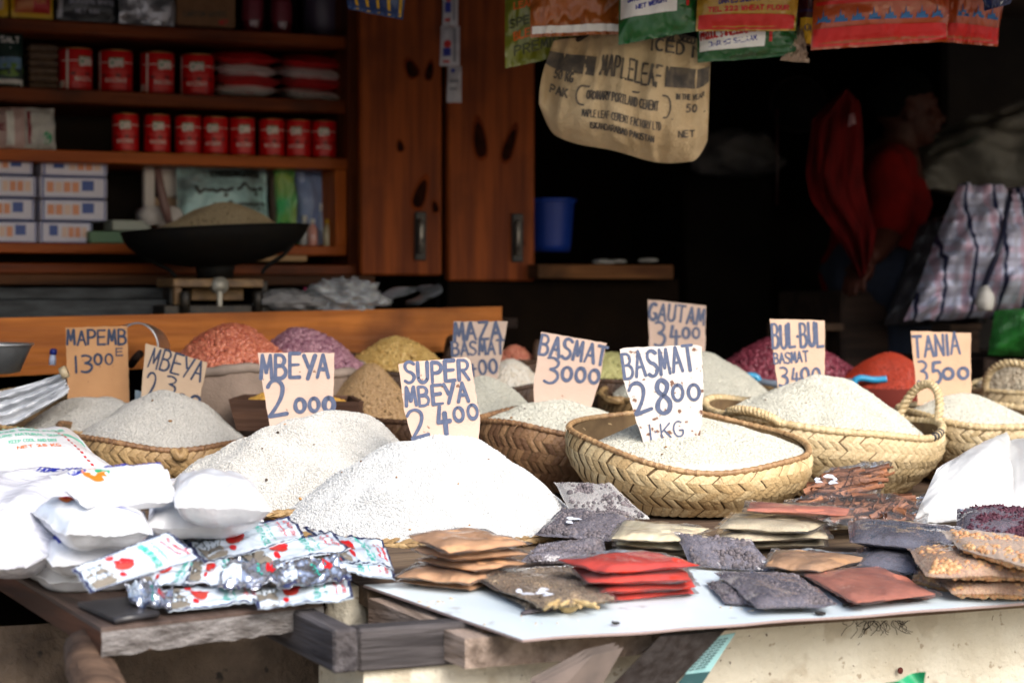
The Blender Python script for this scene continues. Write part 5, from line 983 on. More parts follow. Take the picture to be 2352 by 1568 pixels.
beans("mound of beige grain heaped in the black scale pan", Heap(520, 532, 5.62, 150, 470, seed=25, e=.5, bd=.85, slope=0, roll=10), (.46, .36, .22), (.36, .27, .16), (.006, .004, .0035), 6000, "grain_heap", (.4, .31, .19), "grain heap", sk=.03)
# things at the left edge
t = T("metal_bowl", "dull grey aluminium bowl at the left edge beside the card reading 1300", "bowl"); c0 = W(-25, 858, 4.95); b = B()
b.lathe([(.05, 0), (.07, .004), (.094, .058), (.099, .066), (.101, .068), (.096, .068), (.09, .058), (.066, .008), (0.001, .006)], 36, at=c0, cap=False); t.part("bowl", b, mat("aluminium", (.42, .45, .48), (.30, .32, .34), 18, rough=.35, metal=.8)); b = B(); b.tube([c0 + Vector((.100 * math.cos(i * math.pi / 20), .1 * math.sin(i * math.pi / 20), .068)) for i in range(41)], .0028, 6); t.part("rolled_edge", b, mat("aluminium_edge", (.6, .62, .65), rough=.3, metal=.8)); t.done()
b = B(); b.tube([W(120, 838, 4.98), W(121, 822, 4.98), W(122, 814, 4.98)], [.008, .008, .006], 10); b.tube([W(122, 814, 4.98), W(123, 803, 4.98), W(123, 800, 4.98)], [.0085, .0085, .004], 10, mi=1); one("lighter", "tiny blue and white lighter standing between the metal bowl and the card reading 1300", "lighter", b, [plain("pale_blue", (.45, .52, .70)), plain("deep_blue", (.01, .02, .20))])
t = T("metal_scoop", "curved shiny metal scoop behind the card reading 1300", "scoop"); b = B()
def scp(u, v, o=0):
    a = -.25 + 2.6 * u; r = 58 + o; return W(312 + r * 1.25 * math.cos(a) * (.65 + .35 * v) + 4, 800 - r * math.sin(a), 5.04 + .12 * v)
b.grid(lambda u, v: scp(u, v), 24, 6); b.grid(lambda u, v: scp(u, v, 1.5), 24, 6, flip=True); b.tube([scp(i / 24, 0) for i in range(25)], .0022, 6); t.part("blade", b, mat("scoop_steel", (.55, .56, .58), (.30, .31, .33), 12, rough=.28, metal=.9)); b = B(); b.tube([W(322, 812, 5.12), W(312, 822, 5.14), W(300, 838, 5.16)], .010, 8); t.part("handle", b, WD_dark); t.done()
t = T("rolled_bags", "rolled bundle of white plastic bags pointing right at the left edge", "bags")
for k_ in range(3):
    b = B(); b.grid(lambda u, v: W(-80 + 225 * u + 6 * k_, 935 + 26 * k_ - (70 + 12 * k_) * u ** 1.4 + (v - .5) * (52 - 34 * u), 4.78 - .02 * k_) + Vector((0, .012 * math.cos(v * 9 + k_) + .012 * nz(u * 9, v * 6, k_), .004 * nz(u * 14, v * 9, k_))), 26, 12); b.grid(lambda u, v: W(-80 + 225 * u + 6 * k_, 935 + 26 * k_ - (70 + 12 * k_) * u ** 1.4 + (v - .5) * (52 - 34 * u), 4.80 - .02 * k_), 12, 6, flip=True); t.part("bag", b, M_wbag)
b = B(); b.tube([W(140, 858, 4.75), W(154, 852, 4.75)], .014, 10); t.part("rubber_band", b, plain("band_tan", (.4, .32, .2))); t.done()
b = B(); b.grid(lambda u, v: W(310 + 34 * u, 936 - 40 * v + 22 * u * u, 4.95) + Vector((0, .004 * math.sin(u * 5), 0)), 8, 8); b.grid(lambda u, v: W(310 + 34 * u, 936 - 40 * v + 22 * u * u, 4.953), 8, 8, flip=True); one("blue_scoop", "pale blue plastic scoop edge showing between the cards reading 1300 and 2300", "scoop", b, plain("pale_blue_plastic", (.38, .50, .58)))
# ---------------------------------------------------------------- price cards
INK_card = mat("card_ink", (.045, .062, .12), (.08, .10, .17), 120, rough=.6)
INK_card2 = mat("card_ink_dark", (.012, .022, .055), (.03, .045, .09), 120, rough=.6)
def cardmat(i, c, c2, sp=.0):
    return mat(f"card_{i}", tuple(.84 * x for x in c), tuple(.82 * x for x in c2), 9, rough=.85, bump=.15, bscale=90, bstretch=(1, 1, 6), dots=[((.16, .08, .05), 70, .70 - sp), ((.20, .13, .09), 6, .74 - sp * .5)])
def card(lab, poly, D, lines, m, yaw=0, tilt=6, dark=False):
    cx = sum(p[0] for p in poly) / len(poly); bot = max(p[1] for p in poly); o = W(cx, bot, D)
    n = Vector((math.sin(R(yaw)) * math.cos(R(tilt)), -math.cos(R(yaw)) * math.cos(R(tilt)), math.sin(R(tilt)))); cam_ = Vector((0, 0, H))
    def on(px, py): d = W(px, py, 1) - cam_; return cam_ + d * ((o - cam_).dot(n) / d.dot(n))
    t = T("price_card", lab, "price card", "handwritten cardboard price cards"); edge = []
    for i, p in enumerate(poly):
        q = poly[(i + 1) % len(poly)]; L_ = math.hypot(q[0] - p[0], q[1] - p[1]); k = max(2, int(L_ / 12))
        for s_ in range(k): f_ = s_ / k; edge.append((p[0] + (q[0] - p[0]) * f_ + (random.uniform(-.9, .9) if s_ else 0), p[1] + (q[1] - p[1]) * f_ + (random.uniform(-.9, .9) if s_ else 0)))
    pts = [on(*p) for p in edge]; b = B()
    if (pts[1] - pts[0]).cross(pts[2] - pts[1]).dot(n) < 0: pass
    k = len(pts); b.add(pts + [q - n * .0035 for q in pts], [list(range(k)), [k + i for i in range(k)][::-1]], sm=False, mi=0); b.add(pts + [q - n * .0035 for q in pts], [[i, k + i, k + (i + 1) % k, (i + 1) % k] for i in range(k)], mi=1, sm=False)
    t.part("card", b, [m, M_cedge]); b = B(); k_ = 0
    for txt, x0, y0, x1, y1, h, w in lines:
        up = Vector((-(y1 - y0), x1 - x0)) if False else None; L_ = math.hypot(x1 - x0, y1 - y0); ux, uy = -(y1 - y0) / L_ * -1, -(x1 - x0) / L_
        for q in strokes(txt, 1, .035):
            k_ += 1; b.ribbon([on(x0 + a * (x1 - x0) + c_ * h * .92 * ux, y0 + a * (y1 - y0) + c_ * h * .92 * uy) for a, c_ in q], n, w * random.uniform(.66, .92) * D / F, .0006 + .00003 * k_)
    t.part("lettering", b, INK_card2 if dark else INK_card); return t.done()
M_cedge = mat("card_edge", (.36, .24, .15), rough=.9)
pk_, tan_, org_ = ((.68, .50, .40), (.60, .42, .33)), ((.60, .44, .30), (.52, .36, .24)), ((.62, .33, .15), (.52, .26, .11))
card("orange-tan card reading MAPEMBE 1300 at the far left", [(150, 752), (292, 748), (297, 925), (157, 965)], 4.9, [("MAPEMB", 152, 792, 292, 790, 36, 7), ("E", 264, 816, 284, 816, 18, 4), ("13", 168, 856, 218, 854, 40, 7), ("00", 214, 838, 264, 836, 26, 7)], cardmat(0, *org_), dark=True)
card("tan card tilted to the right reading MBEYA 2300", [(334, 788), (476, 832), (450, 955), (322, 940)], 4.82, [("MBEYA", 336, 840, 462, 878, 50, 6), ("2", 330, 914, 362, 918, 66, 7), ("3", 372, 902, 405, 908, 42, 5), ("00", 400, 926, 462, 934, 26, 6)], cardmat(1, *tan_), dark=True, yaw=-4)
card("pinkish tan card reading MBEYA 2000 behind the cream rice heap", [(592, 810), (768, 810), (764, 990), (620, 985)], 4.44, [("MBEYA", 596, 868, 758, 868, 58, 11), ("2", 606, 962, 664, 962, 92, 12), ("000", 672, 946, 772, 944, 34, 12)], cardmat(2, *pk_), yaw=3)
card("pinkish card reading SUPER MBEYA 2400 in the front white rice heap", [(915, 836), (930, 832), (1070, 820), (1080, 826), (1103, 960), (1098, 1030), (955, 1035), (930, 950)], 4.12, [("SUPER", 926, 880, 1080, 872, 50, 10), ("MBEYA", 930, 934, 1080, 920, 48, 10), ("2", 934, 1012, 990, 1004, 74, 11), ("4", 1000, 994, 1042, 990, 66, 12), ("00", 1040, 968, 1104, 960, 36, 11)], cardmat(3, *pk_, .02), yaw=4)
card("grey-pink card reading MAZA BASMAT 2400, partly behind the SUPER card", [(1042, 738), (1166, 738), (1140, 885), (1034, 885)], 5.10, [("MAZA", 1040, 782, 1154, 778, 42, 9), ("BASMAT", 1036, 816, 1160, 812, 34, 7), ("2", 1046, 862, 1072, 862, 42, 8), ("400", 1072, 862, 1146, 856, 36, 7)], cardmat(4, (.64, .48, .39), (.56, .42, .33)), yaw=-3)
card("pinkish card reading BASMAT 3000, tapering to its foot", [(1243, 762), (1394, 788), (1390, 800), (1376, 880), (1352, 955), (1228, 950), (1226, 880)], 4.76, [("BASMAT", 1234, 812, 1390, 840, 48, 9), ("3", 1242, 876, 1284, 882, 64, 9), ("000", 1284, 872, 1380, 880, 34, 9)], cardmat(5, *pk_), yaw=0)
card("whitish stained card reading BASMAT 2800 1 KG in the golden basket", [(1424, 802), (1440, 798), (1600, 792), (1612, 796), (1616, 900), (1604, 1075), (1500, 1085), (1430, 868)], 4.34, [("BASMAT", 1430, 872, 1600, 848, 62, 9), ("2", 1450, 958, 1506, 946, 82, 11), ("8", 1506, 948, 1548, 944, 80, 13), ("00", 1538, 920, 1612, 918, 40, 10), ("1·KG", 1488, 1010, 1576, 1000, 38, 4.5)], cardmat(6, (.74, .68, .63), (.70, .60, .53), .09), yaw=2)
card("pinkish card reading GAUTAM 3400, the highest of the cards", [(1488, 688), (1622, 702), (1618, 850), (1494, 850)], 5.32, [("GAUTAM", 1486, 732, 1618, 746, 40, 8), ("3", 1500, 796, 1534, 796, 58, 9), ("4", 1534, 790, 1566, 790, 44, 8), ("00", 1564, 776, 1610, 776, 26, 8)], cardmat(7, *pk_), yaw=5)
card("peach card reading BUL BUL BASMAT 3400", [(1768, 732), (1894, 736), (1895, 905), (1788, 905)], 4.80, [("BUL·BUL", 1772, 800, 1894, 794, 58, 8), ("BASMAT", 1776, 836, 1858, 830, 26, 5), ("34", 1788, 888, 1840, 888, 46, 7), ("00", 1836, 876, 1888, 876, 34, 8)], cardmat(8, (.72, .50, .36), (.62, .42, .30)), yaw=-2)
card("peach card reading TANIA 3500, rightmost of the cards", [(2092, 760), (2230, 764), (2231, 925), (2108, 930)], 5.04, [("TANIA", 2096, 820, 2208, 812, 52, 8), ("35", 2106, 880, 2166, 878, 54, 8), ("00", 2162, 872, 2230, 868, 28, 9)], cardmat(9, (.72, .46, .30), (.60, .38, .24)), yaw=-2)
# ================================================================ spice packets on the white board
F_clear = film("packet_film", haze=.035, gloss=.75, bump=.9, bscale=15, rough=.05); F_grain = film("grain_sheen_film", haze=.15, gloss=1.1, bump=1.0, bscale=13, rough=.05, hcol=(.62, .58, .68)); F_amber = film("raisin_film", haze=.34, gloss=.9, bump=.9, bscale=14, rough=.05, hcol=(.72, .52, .40)); F_milky = film("milky_film", haze=.28, gloss=.5, bump=.7, bscale=45, rough=.12, hcol=(.7, .68, .66))  # F_grain: lavender haze puts the film's reflected sheen into its colour
def cq(pts, lifts):
    lifts = lifts if hasattr(lifts, '__len__') else [lifts] * 4
    return [CP(x, y, l) for (x, y), l in zip(pts, lifts)]
def shrink(q, k, kf=None):
    P = bil(q); kf = k if kf is None else kf; return [P(k, kf), P(1 - k, kf), P(1 - k, 1 - k), P(k, 1 - k)]
def powder(name, c, c2): return mat("powder_" + name, tuple(min(1.25 * x, .75) for x in c), tuple(1.2 * x for x in c2), 26, rough=.75, bump=.35, bscale=420, detail=8)
SEQ = [0]
def spack(lab, pts, lifts, thick, m, cat="spice packet", name="spice_packet", grp="spice packets on the white board", kind="powder", n=0, dims=(.004,) * 3, fm=None, ins=.045, wr=.0016, fill=None, flip=None):
    SEQ[0] += 1; sd = SEQ[0] * 1.7; q = cq(pts, lifts); t = T(name, lab, cat, grp)
    b = B(); qi = shrink(q, ins)
    sf, nn = pillow(b, qi, thick, m=.015, p=3.2, pw=.55, wr=wr, seed=sd, nu=26, nv=20)
    if kind == "powder": t.part("powder", b, m)
    else:
        N_ = n; u = rng.random(N_) * .97 + .015; v = rng.random(N_) * .97 + .015; v = np.where(rng.random(N_) < .3, rng.random(N_) * .12 + .01, v)
        P = np.array([tuple(sf(a, c_, 1)) for a, c_ in zip(u, v)]); e = .01
        Pu = np.array([tuple(sf(a + e, c_, 1)) for a, c_ in zip(u, v)]) - P; Pv = np.array([tuple(sf(a, c_ + e, 1)) for a, c_ in zip(u, v)]) - P
        Nn = np.cross(Pu, Pv); Nn /= np.linalg.norm(Nn, axis=1)[:, None]
        scatter(b, P, Nn, dims, EL_V, EL_F, .5, .2, sink=.35)
        m2 = int(N_ * .35); u = rng.random(m2); P = np.array([tuple(sf(a, .02 + .03 * rng.random(), -1)) for a in u]); scatter(b, P, np.tile(np.array([[0, -.8, .6]]), (m2, 1)), dims, EL_V, EL_F, .5, .2)
        t.part("contents", b, m)
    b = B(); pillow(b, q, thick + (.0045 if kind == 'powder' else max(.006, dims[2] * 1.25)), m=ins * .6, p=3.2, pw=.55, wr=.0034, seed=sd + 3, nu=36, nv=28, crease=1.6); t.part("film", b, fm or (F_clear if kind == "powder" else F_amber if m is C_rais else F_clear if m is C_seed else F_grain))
    return t.done()
P_tan, P_red, P_cream, P_ses, P_brick, P_brown, P_must = powder("tan", (.50, .27, .135), (.44, .23, .11)), powder("chili", (.52, .022, .004), (.42, .014, .003)), powder("cream", (.66, .54, .36), (.58, .46, .30)), mat("sesame", (.72, .62, .44), (.58, .47, .29), 380, rough=.6, bump=.6, bscale=500, coat=.2), powder("brick", (.42, .14, .085), (.36, .11, .07)), powder("brown", (.36, .20, .10), (.30, .16, .075)), powder("mustard", (.34, .20, .05), (.26, .15, .05))
C_pep = mat("peppercorn", (.05, .042, .048), shade=(.17, .14, .145), rough=.65); C_seed = mat("cumin_seed", (.34, .25, .16), shade=(.20, .14, .09), rough=.7); C_rais = mat("golden_raisin", (.58, .34, .16), shade=(.46, .21, .09), rough=.5, coat=.15, sub=.2); C_nig = mat("nigella", (.022, .028, .042), shade=(.05, .06, .085), rough=.5); C_hib = mat("hibiscus", (.045, .010, .022), shade=(.09, .02, .035), rough=.7)
PEP = (.0062, .0062, .006)
# tan powder, five in a stack
for i, (pts, l_) in enumerate((([(905, 1336), (1085, 1356), (1195, 1320), (985, 1302)], .008), ([(900, 1324), (1080, 1342), (1200, 1306), (962, 1290)], .024), ([(952, 1288), (1092, 1312), (1222, 1293), (1040, 1264)], .040), ([(940, 1264), (1040, 1286), (1230, 1272), (1062, 1240)], .057), ([(926, 1230), (1028, 1272), (1224, 1250), (1092, 1212)], .075))):
    spack(["bottom tan powder packet of the stack by the tomato sachets", "second tan powder packet from the bottom of the left stack", "middle tan powder packet of the left stack, its loose film corner sticking out", "tan powder packet second from the top of the left stack", "topmost tan powder packet of the left stack, glossy creased film"][i], pts, l_, .017, P_tan, grp="tan powder packets in a stack")
# peppercorn packets
spack("grey peppercorn packet leaning against the golden basket beside the white rice", [(1318, 1192), (1492, 1192), (1404, 1112), (1272, 1106)], (.03, .03, .085, .085), .014, C_pep, kind="g", n=540, dims=PEP, fm=F_milky)
spack("peppercorn packet with a crumpled white glint, between the white rice and cream packets", [(1228, 1228), (1402, 1244), (1466, 1190), (1296, 1166)], (.02, .02, .045, .045), .016, C_pep, kind="g", n=540, dims=PEP)
spack("peppercorn packet lying between the tan stack and the red stack", [(1196, 1290), (1396, 1292), (1386, 1234), (1232, 1256)], (.012, .012, .03, .03), .014, C_pep, kind="g", n=480, dims=PEP)
# cream and sesame
for i, (pts, l_) in enumerate((([(1402, 1264), (1600, 1277), (1640, 1242), (1432, 1226)], .008), ([(1405, 1252), (1582, 1264), (1642, 1233), (1430, 1212)], .024), ([(1396, 1240), (1562, 1244), (1642, 1216), (1426, 1194)], .042))):
    spack(["lowest", "middle", "topmost"][i] + " cream powder packet in the stack right of the glinting peppercorns", pts, l_, .018, P_cream, grp="cream powder packets in a stack")
for i, (pts, l_) in enumerate((([(1640, 1260), (1906, 1252), (1890, 1222), (1660, 1215)], .010), ([(1632, 1247), (1916, 1236), (1896, 1205), (1660, 1195)], .028), ([(1640, 1213), (1862, 1224), (1912, 1198), (1680, 1177)], .047))):
    spack(["lowest", "middle", "topmost"][i] + " pale sesame packet in the stack in front of the golden basket", pts, l_, .019, P_ses, grp="sesame packets in a stack")
spack("flat brick-red powder packet lying across the sesame stack", [(1704, 1174), (1956, 1184), (1964, 1169), (1712, 1153)], .072, .013, P_brick)
# cinnamon bark
def bark(lab, pts, lifts, thick, n):
    SEQ[0] += 1; q = cq(pts, lifts); P = bil(shrink(q, .08)); nn = qn(q); t = T("cinnamon_packet", lab, "spice packet", "packets of cinnamon bark"); b = B()
    ax = (q[1] - q[0]).normalized(); ay = (q[3] - q[0]).normalized()
    for k_ in range(n):
        u, v = random.random(), random.random(); an = random.gauss(.55, .95); L_ = random.uniform(.035, .085); w = random.uniform(.004, .008); d = (ax * math.cos(an) + ay * math.sin(an)); s_ = nn.cross(d); c = P(.1 + .8 * u, .1 + .8 * v) + nn * random.uniform(-.3, .5) * thick; tl = nn * random.uniform(-.008, .008)
        cr = random.uniform(1.0, 2.6)
        def fn(x, y, o=0): a = (y - .5) * cr * 2; return c + (d + tl / L_) * (L_ * (x - .5)) + s_ * ((w + o) * math.sin(a)) + nn * ((w + o) * (1 - math.cos(a)) * .9) + s_ * .003 * nz(x * 3, k_, 1)
        sh = random.random(); b.grid(lambda x, y: fn(x, y), 5, 6, sh=sh); b.grid(lambda x, y: fn(x, y, .0012), 5, 6, flip=True, sh=sh)
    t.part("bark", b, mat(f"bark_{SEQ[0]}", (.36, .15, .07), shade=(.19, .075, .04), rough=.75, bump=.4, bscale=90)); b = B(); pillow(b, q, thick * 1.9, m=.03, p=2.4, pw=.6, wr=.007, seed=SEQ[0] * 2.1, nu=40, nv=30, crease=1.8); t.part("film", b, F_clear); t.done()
bark("clear bag of cinnamon bark propped against the pale straw basket", [(1812, 1166), (2010, 1160), (2052, 1058), (1896, 1080)], (.05, .05, .10, .10), .022, 60)
bark("clear bag of cinnamon bark lying lower, between the flat brick packet and black seeds", [(1790, 1216), (2130, 1200), (2140, 1142), (1800, 1152)], (.03, .03, .055, .055), .026, 75)
# black seeds
spack("lower thick packet of blue-black seeds", [(1962, 1302), (2112, 1318), (2126, 1268), (1968, 1258)], .018, .030, C_nig, kind="g", n=1500, dims=(.003, .0022, .002), grp="blue-black seed packets")
spack("upper thick packet of blue-black seeds with a loose milky film", [(1952, 1244), (2170, 1268), (2212, 1214), (1946, 1196)], .050, .024, C_nig, kind="g", n=1900, dims=(.0042, .003, .0028), grp="blue-black seed packets", wr=.004)
# hibiscus
spack("packet of dark purple dried petals at the right edge", [(2196, 1232), (2460, 1262), (2460, 1184), (2198, 1168)], (.03, .03, .06, .06), .040, C_hib, kind="g", n=1300, dims=(.016, .006, .003), wr=.005)
# red stack
for i, (pts, l_) in enumerate((([(1396, 1382), (1606, 1362), (1562, 1320), (1342, 1334)], .008), ([(1372, 1362), (1610, 1347), (1582, 1312), (1322, 1320)], .024), ([(1346, 1340), (1602, 1331), (1572, 1297), (1300, 1302)], .041), ([(1386, 1316), (1624, 1300), (1478, 1264), (1268, 1288)], .058))):
    spack(["lowest bright red chili packet of the stack", "bright red chili packet second from the bottom", "bright red chili packet just under the topmost, its shiny film edge torn", "topmost bright red chili packet with a purplish film fold"][i], pts, l_, .018, P_red, grp="bright red chili packets in a stack")
# front ones
spack("mustard brown powder packet lying flat behind the front peppercorns", [(1640, 1360), (1812, 1364), (1832, 1320), (1660, 1311)], .008, .012, P_must)
spack("peppercorn packet leaning right of the red stack on the cream packets", [(1588, 1300), (1778, 1314), (1726, 1240), (1548, 1224)], (.008, .008, .05, .05), .013, C_pep, kind="g", n=540, dims=PEP)
spack("peppercorn packet half covered by the front peppercorn packet", [(1664, 1384), (1800, 1394), (1780, 1345), (1620, 1336)], .008, .012, C_pep, kind="g", n=420, dims=PEP)
spack("front peppercorn packet on the white board, before the mustard packet", [(1738, 1398), (1924, 1390), (1832, 1318), (1640, 1316)], .018, .015, C_pep, kind="g", n=780, dims=PEP)
spack("lower brown powder packet between the leaning peppercorns and raisins", [(1770, 1328), (1932, 1320), (2012, 1290), (1790, 1285)], .010, .016, P_brown)
spack("upper brown powder packet between the leaning peppercorns and raisins", [(1752, 1302), (1884, 1314), (2018, 1280), (1772, 1260)], .027, .018, P_brown)
spack("lower brick-red powder packet, mostly covered by its twin", [(1952, 1392), (2150, 1374), (2020, 1312), (1846, 1320)], .006, .010, P_brick)
spack("large brick-red powder packet lying at the front of the white board", [(1962, 1388), (2164, 1368), (2022, 1296), (1828, 1314)], .019, .014, P_brick, wr=.0025)
spack("lower packet of golden raisins at the right front", [(2186, 1364), (2460, 1370), (2460, 1310), (2110, 1306)], .018, .026, C_rais, kind="g", n=620, dims=(.012, .0085, .0065), grp="golden raisin packets")
spack("golden raisin packet peeking out left, under the other raisins", [(2096, 1334), (2210, 1356), (2230, 1316), (2092, 1292)], .012, .020, C_rais, kind="g", n=330, dims=(.012, .0085, .0065), grp="golden raisin packets")
spack("middle packet of golden raisins with red tints", [(2126, 1322), (2440, 1328), (2420, 1262), (2082, 1258)], .050, .028, C_rais, kind="g", n=700, dims=(.012, .0085, .0065), grp="golden raisin packets")
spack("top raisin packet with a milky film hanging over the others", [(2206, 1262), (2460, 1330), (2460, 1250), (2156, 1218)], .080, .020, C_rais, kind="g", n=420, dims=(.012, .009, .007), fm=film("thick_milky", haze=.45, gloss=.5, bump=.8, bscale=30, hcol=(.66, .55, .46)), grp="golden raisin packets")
spack("crumpled cumin seed packet under the front cumin packet, film tail trailing left", [(1216, 1406), (1322, 1398), (1300, 1326), (1086, 1330)], .006, .012, C_seed, kind="g", n=800, dims=(.0075, .0028, .0025))
spack("front cumin seed packet with a shiny white crease, at the board's left corner", [(1244, 1398), (1424, 1380), (1330, 1298), (1046, 1312)], .020, .014, C_seed, kind="g", n=1500, dims=(.0075, .0028, .0025))
# bright glints on the packet film, painted as small white shards
def glint(lab, px, py, lift, sx, sy, seed):                           # a few white folded shards standing in for a bright glint
    b = B(); c = CP(px, py, lift); k = c.y / F; rr = random.Random(seed)
    for i in range(5):
        o = c + Vector((rr.uniform(-.45, .45) * sx * k, rr.uniform(-.02, .02), rr.uniform(-.2, .5) * sy * k)); an = rr.uniform(-.5, .5); L_ = rr.uniform(.15, .45) * sx * k; w = rr.uniform(.08, .22) * sy * k
        p = [o, o + Vector((L_ * math.cos(an), rr.uniform(-.008, .008), L_ * math.sin(an) * .4)), o + Vector((L_ * .7, .008, w * 1.4)), o + Vector((L_ * .2, .006, w * 1.8)), o + Vector((-L_ * .15, .004, w * .6))]
        b.prism(p, (0, .0006, .0003))
    one("painted_glint", lab, "plastic wisp", b, mat(f"glint_shard_{seed}", (.58, .60, .66), rough=.2, coat=.5))
glint("small painted white glint on the front cumin packet", 1222, 1366, .036, 90, 20, 3); glint("small painted white glint on the glinting peppercorn packet", 1322, 1196, .044, 56, 14, 8); glint("painted white glint on the propped cinnamon bag", 1896, 1108, .112, 70, 22, 17)
t = T("dried_root", "knotted pale dried root bundle with a dark twig at the board's front left", "dried root"); b = B()
for k_ in range(9):
    x0 = 1262 + random.uniform(-14, 30); pts = [CP(x0 + (1376 - x0) * s_ * random.uniform(.75, 1) if k_ % 2 else x0 + 60 * s_ + random.uniform(-8, 8), 1392 - 14 * math.sin(s_ * 3) + random.uniform(-6, 6), .012 + .014 * random.random()) for s_ in (0, .3, .6, 1)]
    b.tube(catmull(pts), [random.uniform(.0025, .0045) for _ in range(16)], 7, sh=[random.random()] * 16)
b.ell(CP(1305, 1392, .012), (.016, .012, .011), 10, 8); t.part("root", b, mat("root", (.55, .40, .19), shade=(.36, .24, .10), rough=.8, bump=.6, bscale=140)); b = B(); b.tube([CP(1198, 1408, .006), CP(1240, 1400, .007), CP(1290, 1396, .008)], [.003, .0045, .003], 8); t.part("twig", b, plain("dark_twig", (.06, .045, .05))); t.done()
# ================================================================ white flour bags at the right edge
M_flour = [mat("white_flour_bag", (.68, .69, .71), (.60, .61, .64), 10, rough=.3, bump=.5, bscale=22, coat=.35), INK_blue, INK_orange, INK_green, INK_red]
def fbag(lab, pts, lifts, thick, items=(), m=.03, p=3, pw=.6, wr=.004, seed=1, mats=None, name="flour_bag", grp=None, mv=None, sag=0, nu=36, nv=26, cat="flour bag", **kw):
    b = B(); sf, n_ = pillow(b, cq(pts, lifts), thick, m=m, mv=mv, p=p, pw=pw, wr=wr, seed=seed, nu=nu, nv=nv, sag=sag, **kw); prints(b, sf, n_, items); return one(name, lab, cat, b, mats or M_flour, grp)
M_plainbag = [mat("plain_white_bag", (.60, .60, .59), (.52, .52, .52), 10, rough=.35, bump=.4, bscale=20, coat=.25)]
fbag("tall plump white bag leaning against the baskets at the right, corner pointing up", [(2096, 1200), (2330, 1204), (2312, 992), (2150, 1080)], (.02, .02, .13, .11), .16, m=.01, p=2.0, pw=.7, wr=.010, seed=3, mats=M_plainbag)
fbag("white bag cut by the right edge, behind the tall plump one", [(2310, 1210), (2560, 1215), (2540, 990), (2318, 1010)], (.02, .02, .12, .12), .10, m=.02, p=2.3, pw=.7, seed=5, mats=M_plainbag)
# ================================================================ flour on the left bench
M_bale = mat("cloudy_wrap", (.60, .60, .66), (.74, .74, .78), 7, stretch=(1, 3, 3), rough=.22, bump=.8, bscale=14, coat=.4)
big = [('t', "SUPERFINE WHEAT FLOUR", .10, .80, .80, .84, .05, .004, 3), ('t', "PURE AND NATURAL QUALITY", .12, .70, .78, .74, .035, .003, 3), ('t', "KEEP IN A COOL DRY PLACE", .14, .60, .78, .64, .035, .003, 3), ('t', "NET WEIGHT 25 KG", .20, .50, .72, .54, .035, .003, 3), ('t', "TANZANIA", .30, .40, .60, .43, .035, .003, 2), ('r', .05, .74, .12, .78, 2), ('r', .48, .88, .80, .895, 2)]
sf_o = fbag("big white flour bag with green print and a red dotted seam, behind the left stack", [(-190, 1140), (300, 1108), (150, 986), (-120, 1010)], (.03, .03, .08, .10), .085, [('t', "UNGA WA NGANO", .18, .78, .66, .82, .07, .003, 5), ('t', "SUPERFINE WHEAT FLOUR", .22, .66, .84, .70, .045, .0022, 5), ('t', "PURE NATURAL QUALITY", .34, .56, .86, .58, .045, .0022, 5), ('t', "KEEP COOL AND DRY", .42, .46, .72, .47, .045, .0022, 5), ('t', "NET 25 KG", .46, .36, .72, .37, .045, .0022, 2), ('t', "TANZANIA", .80, .58, .95, .58, .05, .0026, 5)] + [('r', .77 + .006 * i, .70 - .05 * i, .785 + .006 * i, .725 - .05 * i, 4) for i in range(13)], seed=2, mats=M_flour + [plain('ink_mint', (.16, .46, .34))], p=2.6, wr=.006)
fbag("large cloudy plastic-wrapped bale of flour at the left edge under the packs", [(-230, 1290), (60, 1312), (420, 1105), (-160, 1120)], (.06, .06, .085, .085), .13, [('r', .62, .80, .90, .97, 1), ('t', "HOME FLOUR", .50, .72, .74, .72, .05, .003, 1), ('r', .78, .70, .96, .705, 1)], seed=4, p=2.6, pw=.65, wr=.012, mats=[M_bale, INK_blue, INK_orange], name="flour_bale", cat="flour bale", nu=50, nv=40, fr=1.4)
emb = [('e', .26, .62, .10, .22, 2), ('e', .30, .60, .07, .18, 0), ('e', .34, .66, .06, .14, 3), ('e', .16, .80, .07, .12, 1), ('t', "AZAMA", .10, .76, .22, .80, .1, .003, 0), ('t', "HOME BAKING FLOUR", .42, .84, .92, .86, .08, .003, 1), ('r', .66, .93, .95, .95, 1)]
kk = dict(grp="white flour packs in the left stack", name="flour_pack", cat="flour pack")
fbag("lowest flour pack lying flat on the bench", [(112, 1338), (326, 1330), (320, 1280), (22, 1288)], .022, .054, seed=6, m=.035, p=5, pw=.5, **kk)
fbag("second flour pack from below at the left front, blue mark on its side", [(120, 1302), (352, 1282), (340, 1222), (40, 1226)], .062, .068, [('r', .12, .20, .16, .55, 1)], seed=7, m=.035, p=4, pw=.5, wr=.007, **kk)
fbag("flour pack with a small coloured emblem, third from below at the left", [(150, 1232), (352, 1226), (330, 1172), (66, 1174)], .116, .066, [('e', .34, .72, .12, .16, 4), ('e', .22, .66, .05, .1, 2), ('p', [(.3, .5), (.55, .55), (.5, .68), (.34, .62)], 3), ('t', "KARIBU", .38, .42, .78, .45, .10, .004, 1), ('r', .36, .30, .9, .32, 1)], seed=8, m=.035, p=4, pw=.5, wr=.007, **kk)
fbag("topmost left flour pack with the orange and green swirl emblem", [(200, 1168), (408, 1150), (380, 1078), (112, 1098)], (.150, .150, .185, .185), .050, emb, seed=9, m=.035, p=4, pw=.5, wr=.007, **kk)
fbag("lowest pack in the right column of flour, half hidden by sachets", [(306, 1266), (548, 1248), (524, 1200), (320, 1210)], .052, .062, [('r', .12, .80, .55, .83, 1), ('e', .1, .86, .05, .08, 4)], seed=10, m=.02, p=3, pw=.55, wr=.007, **kk)
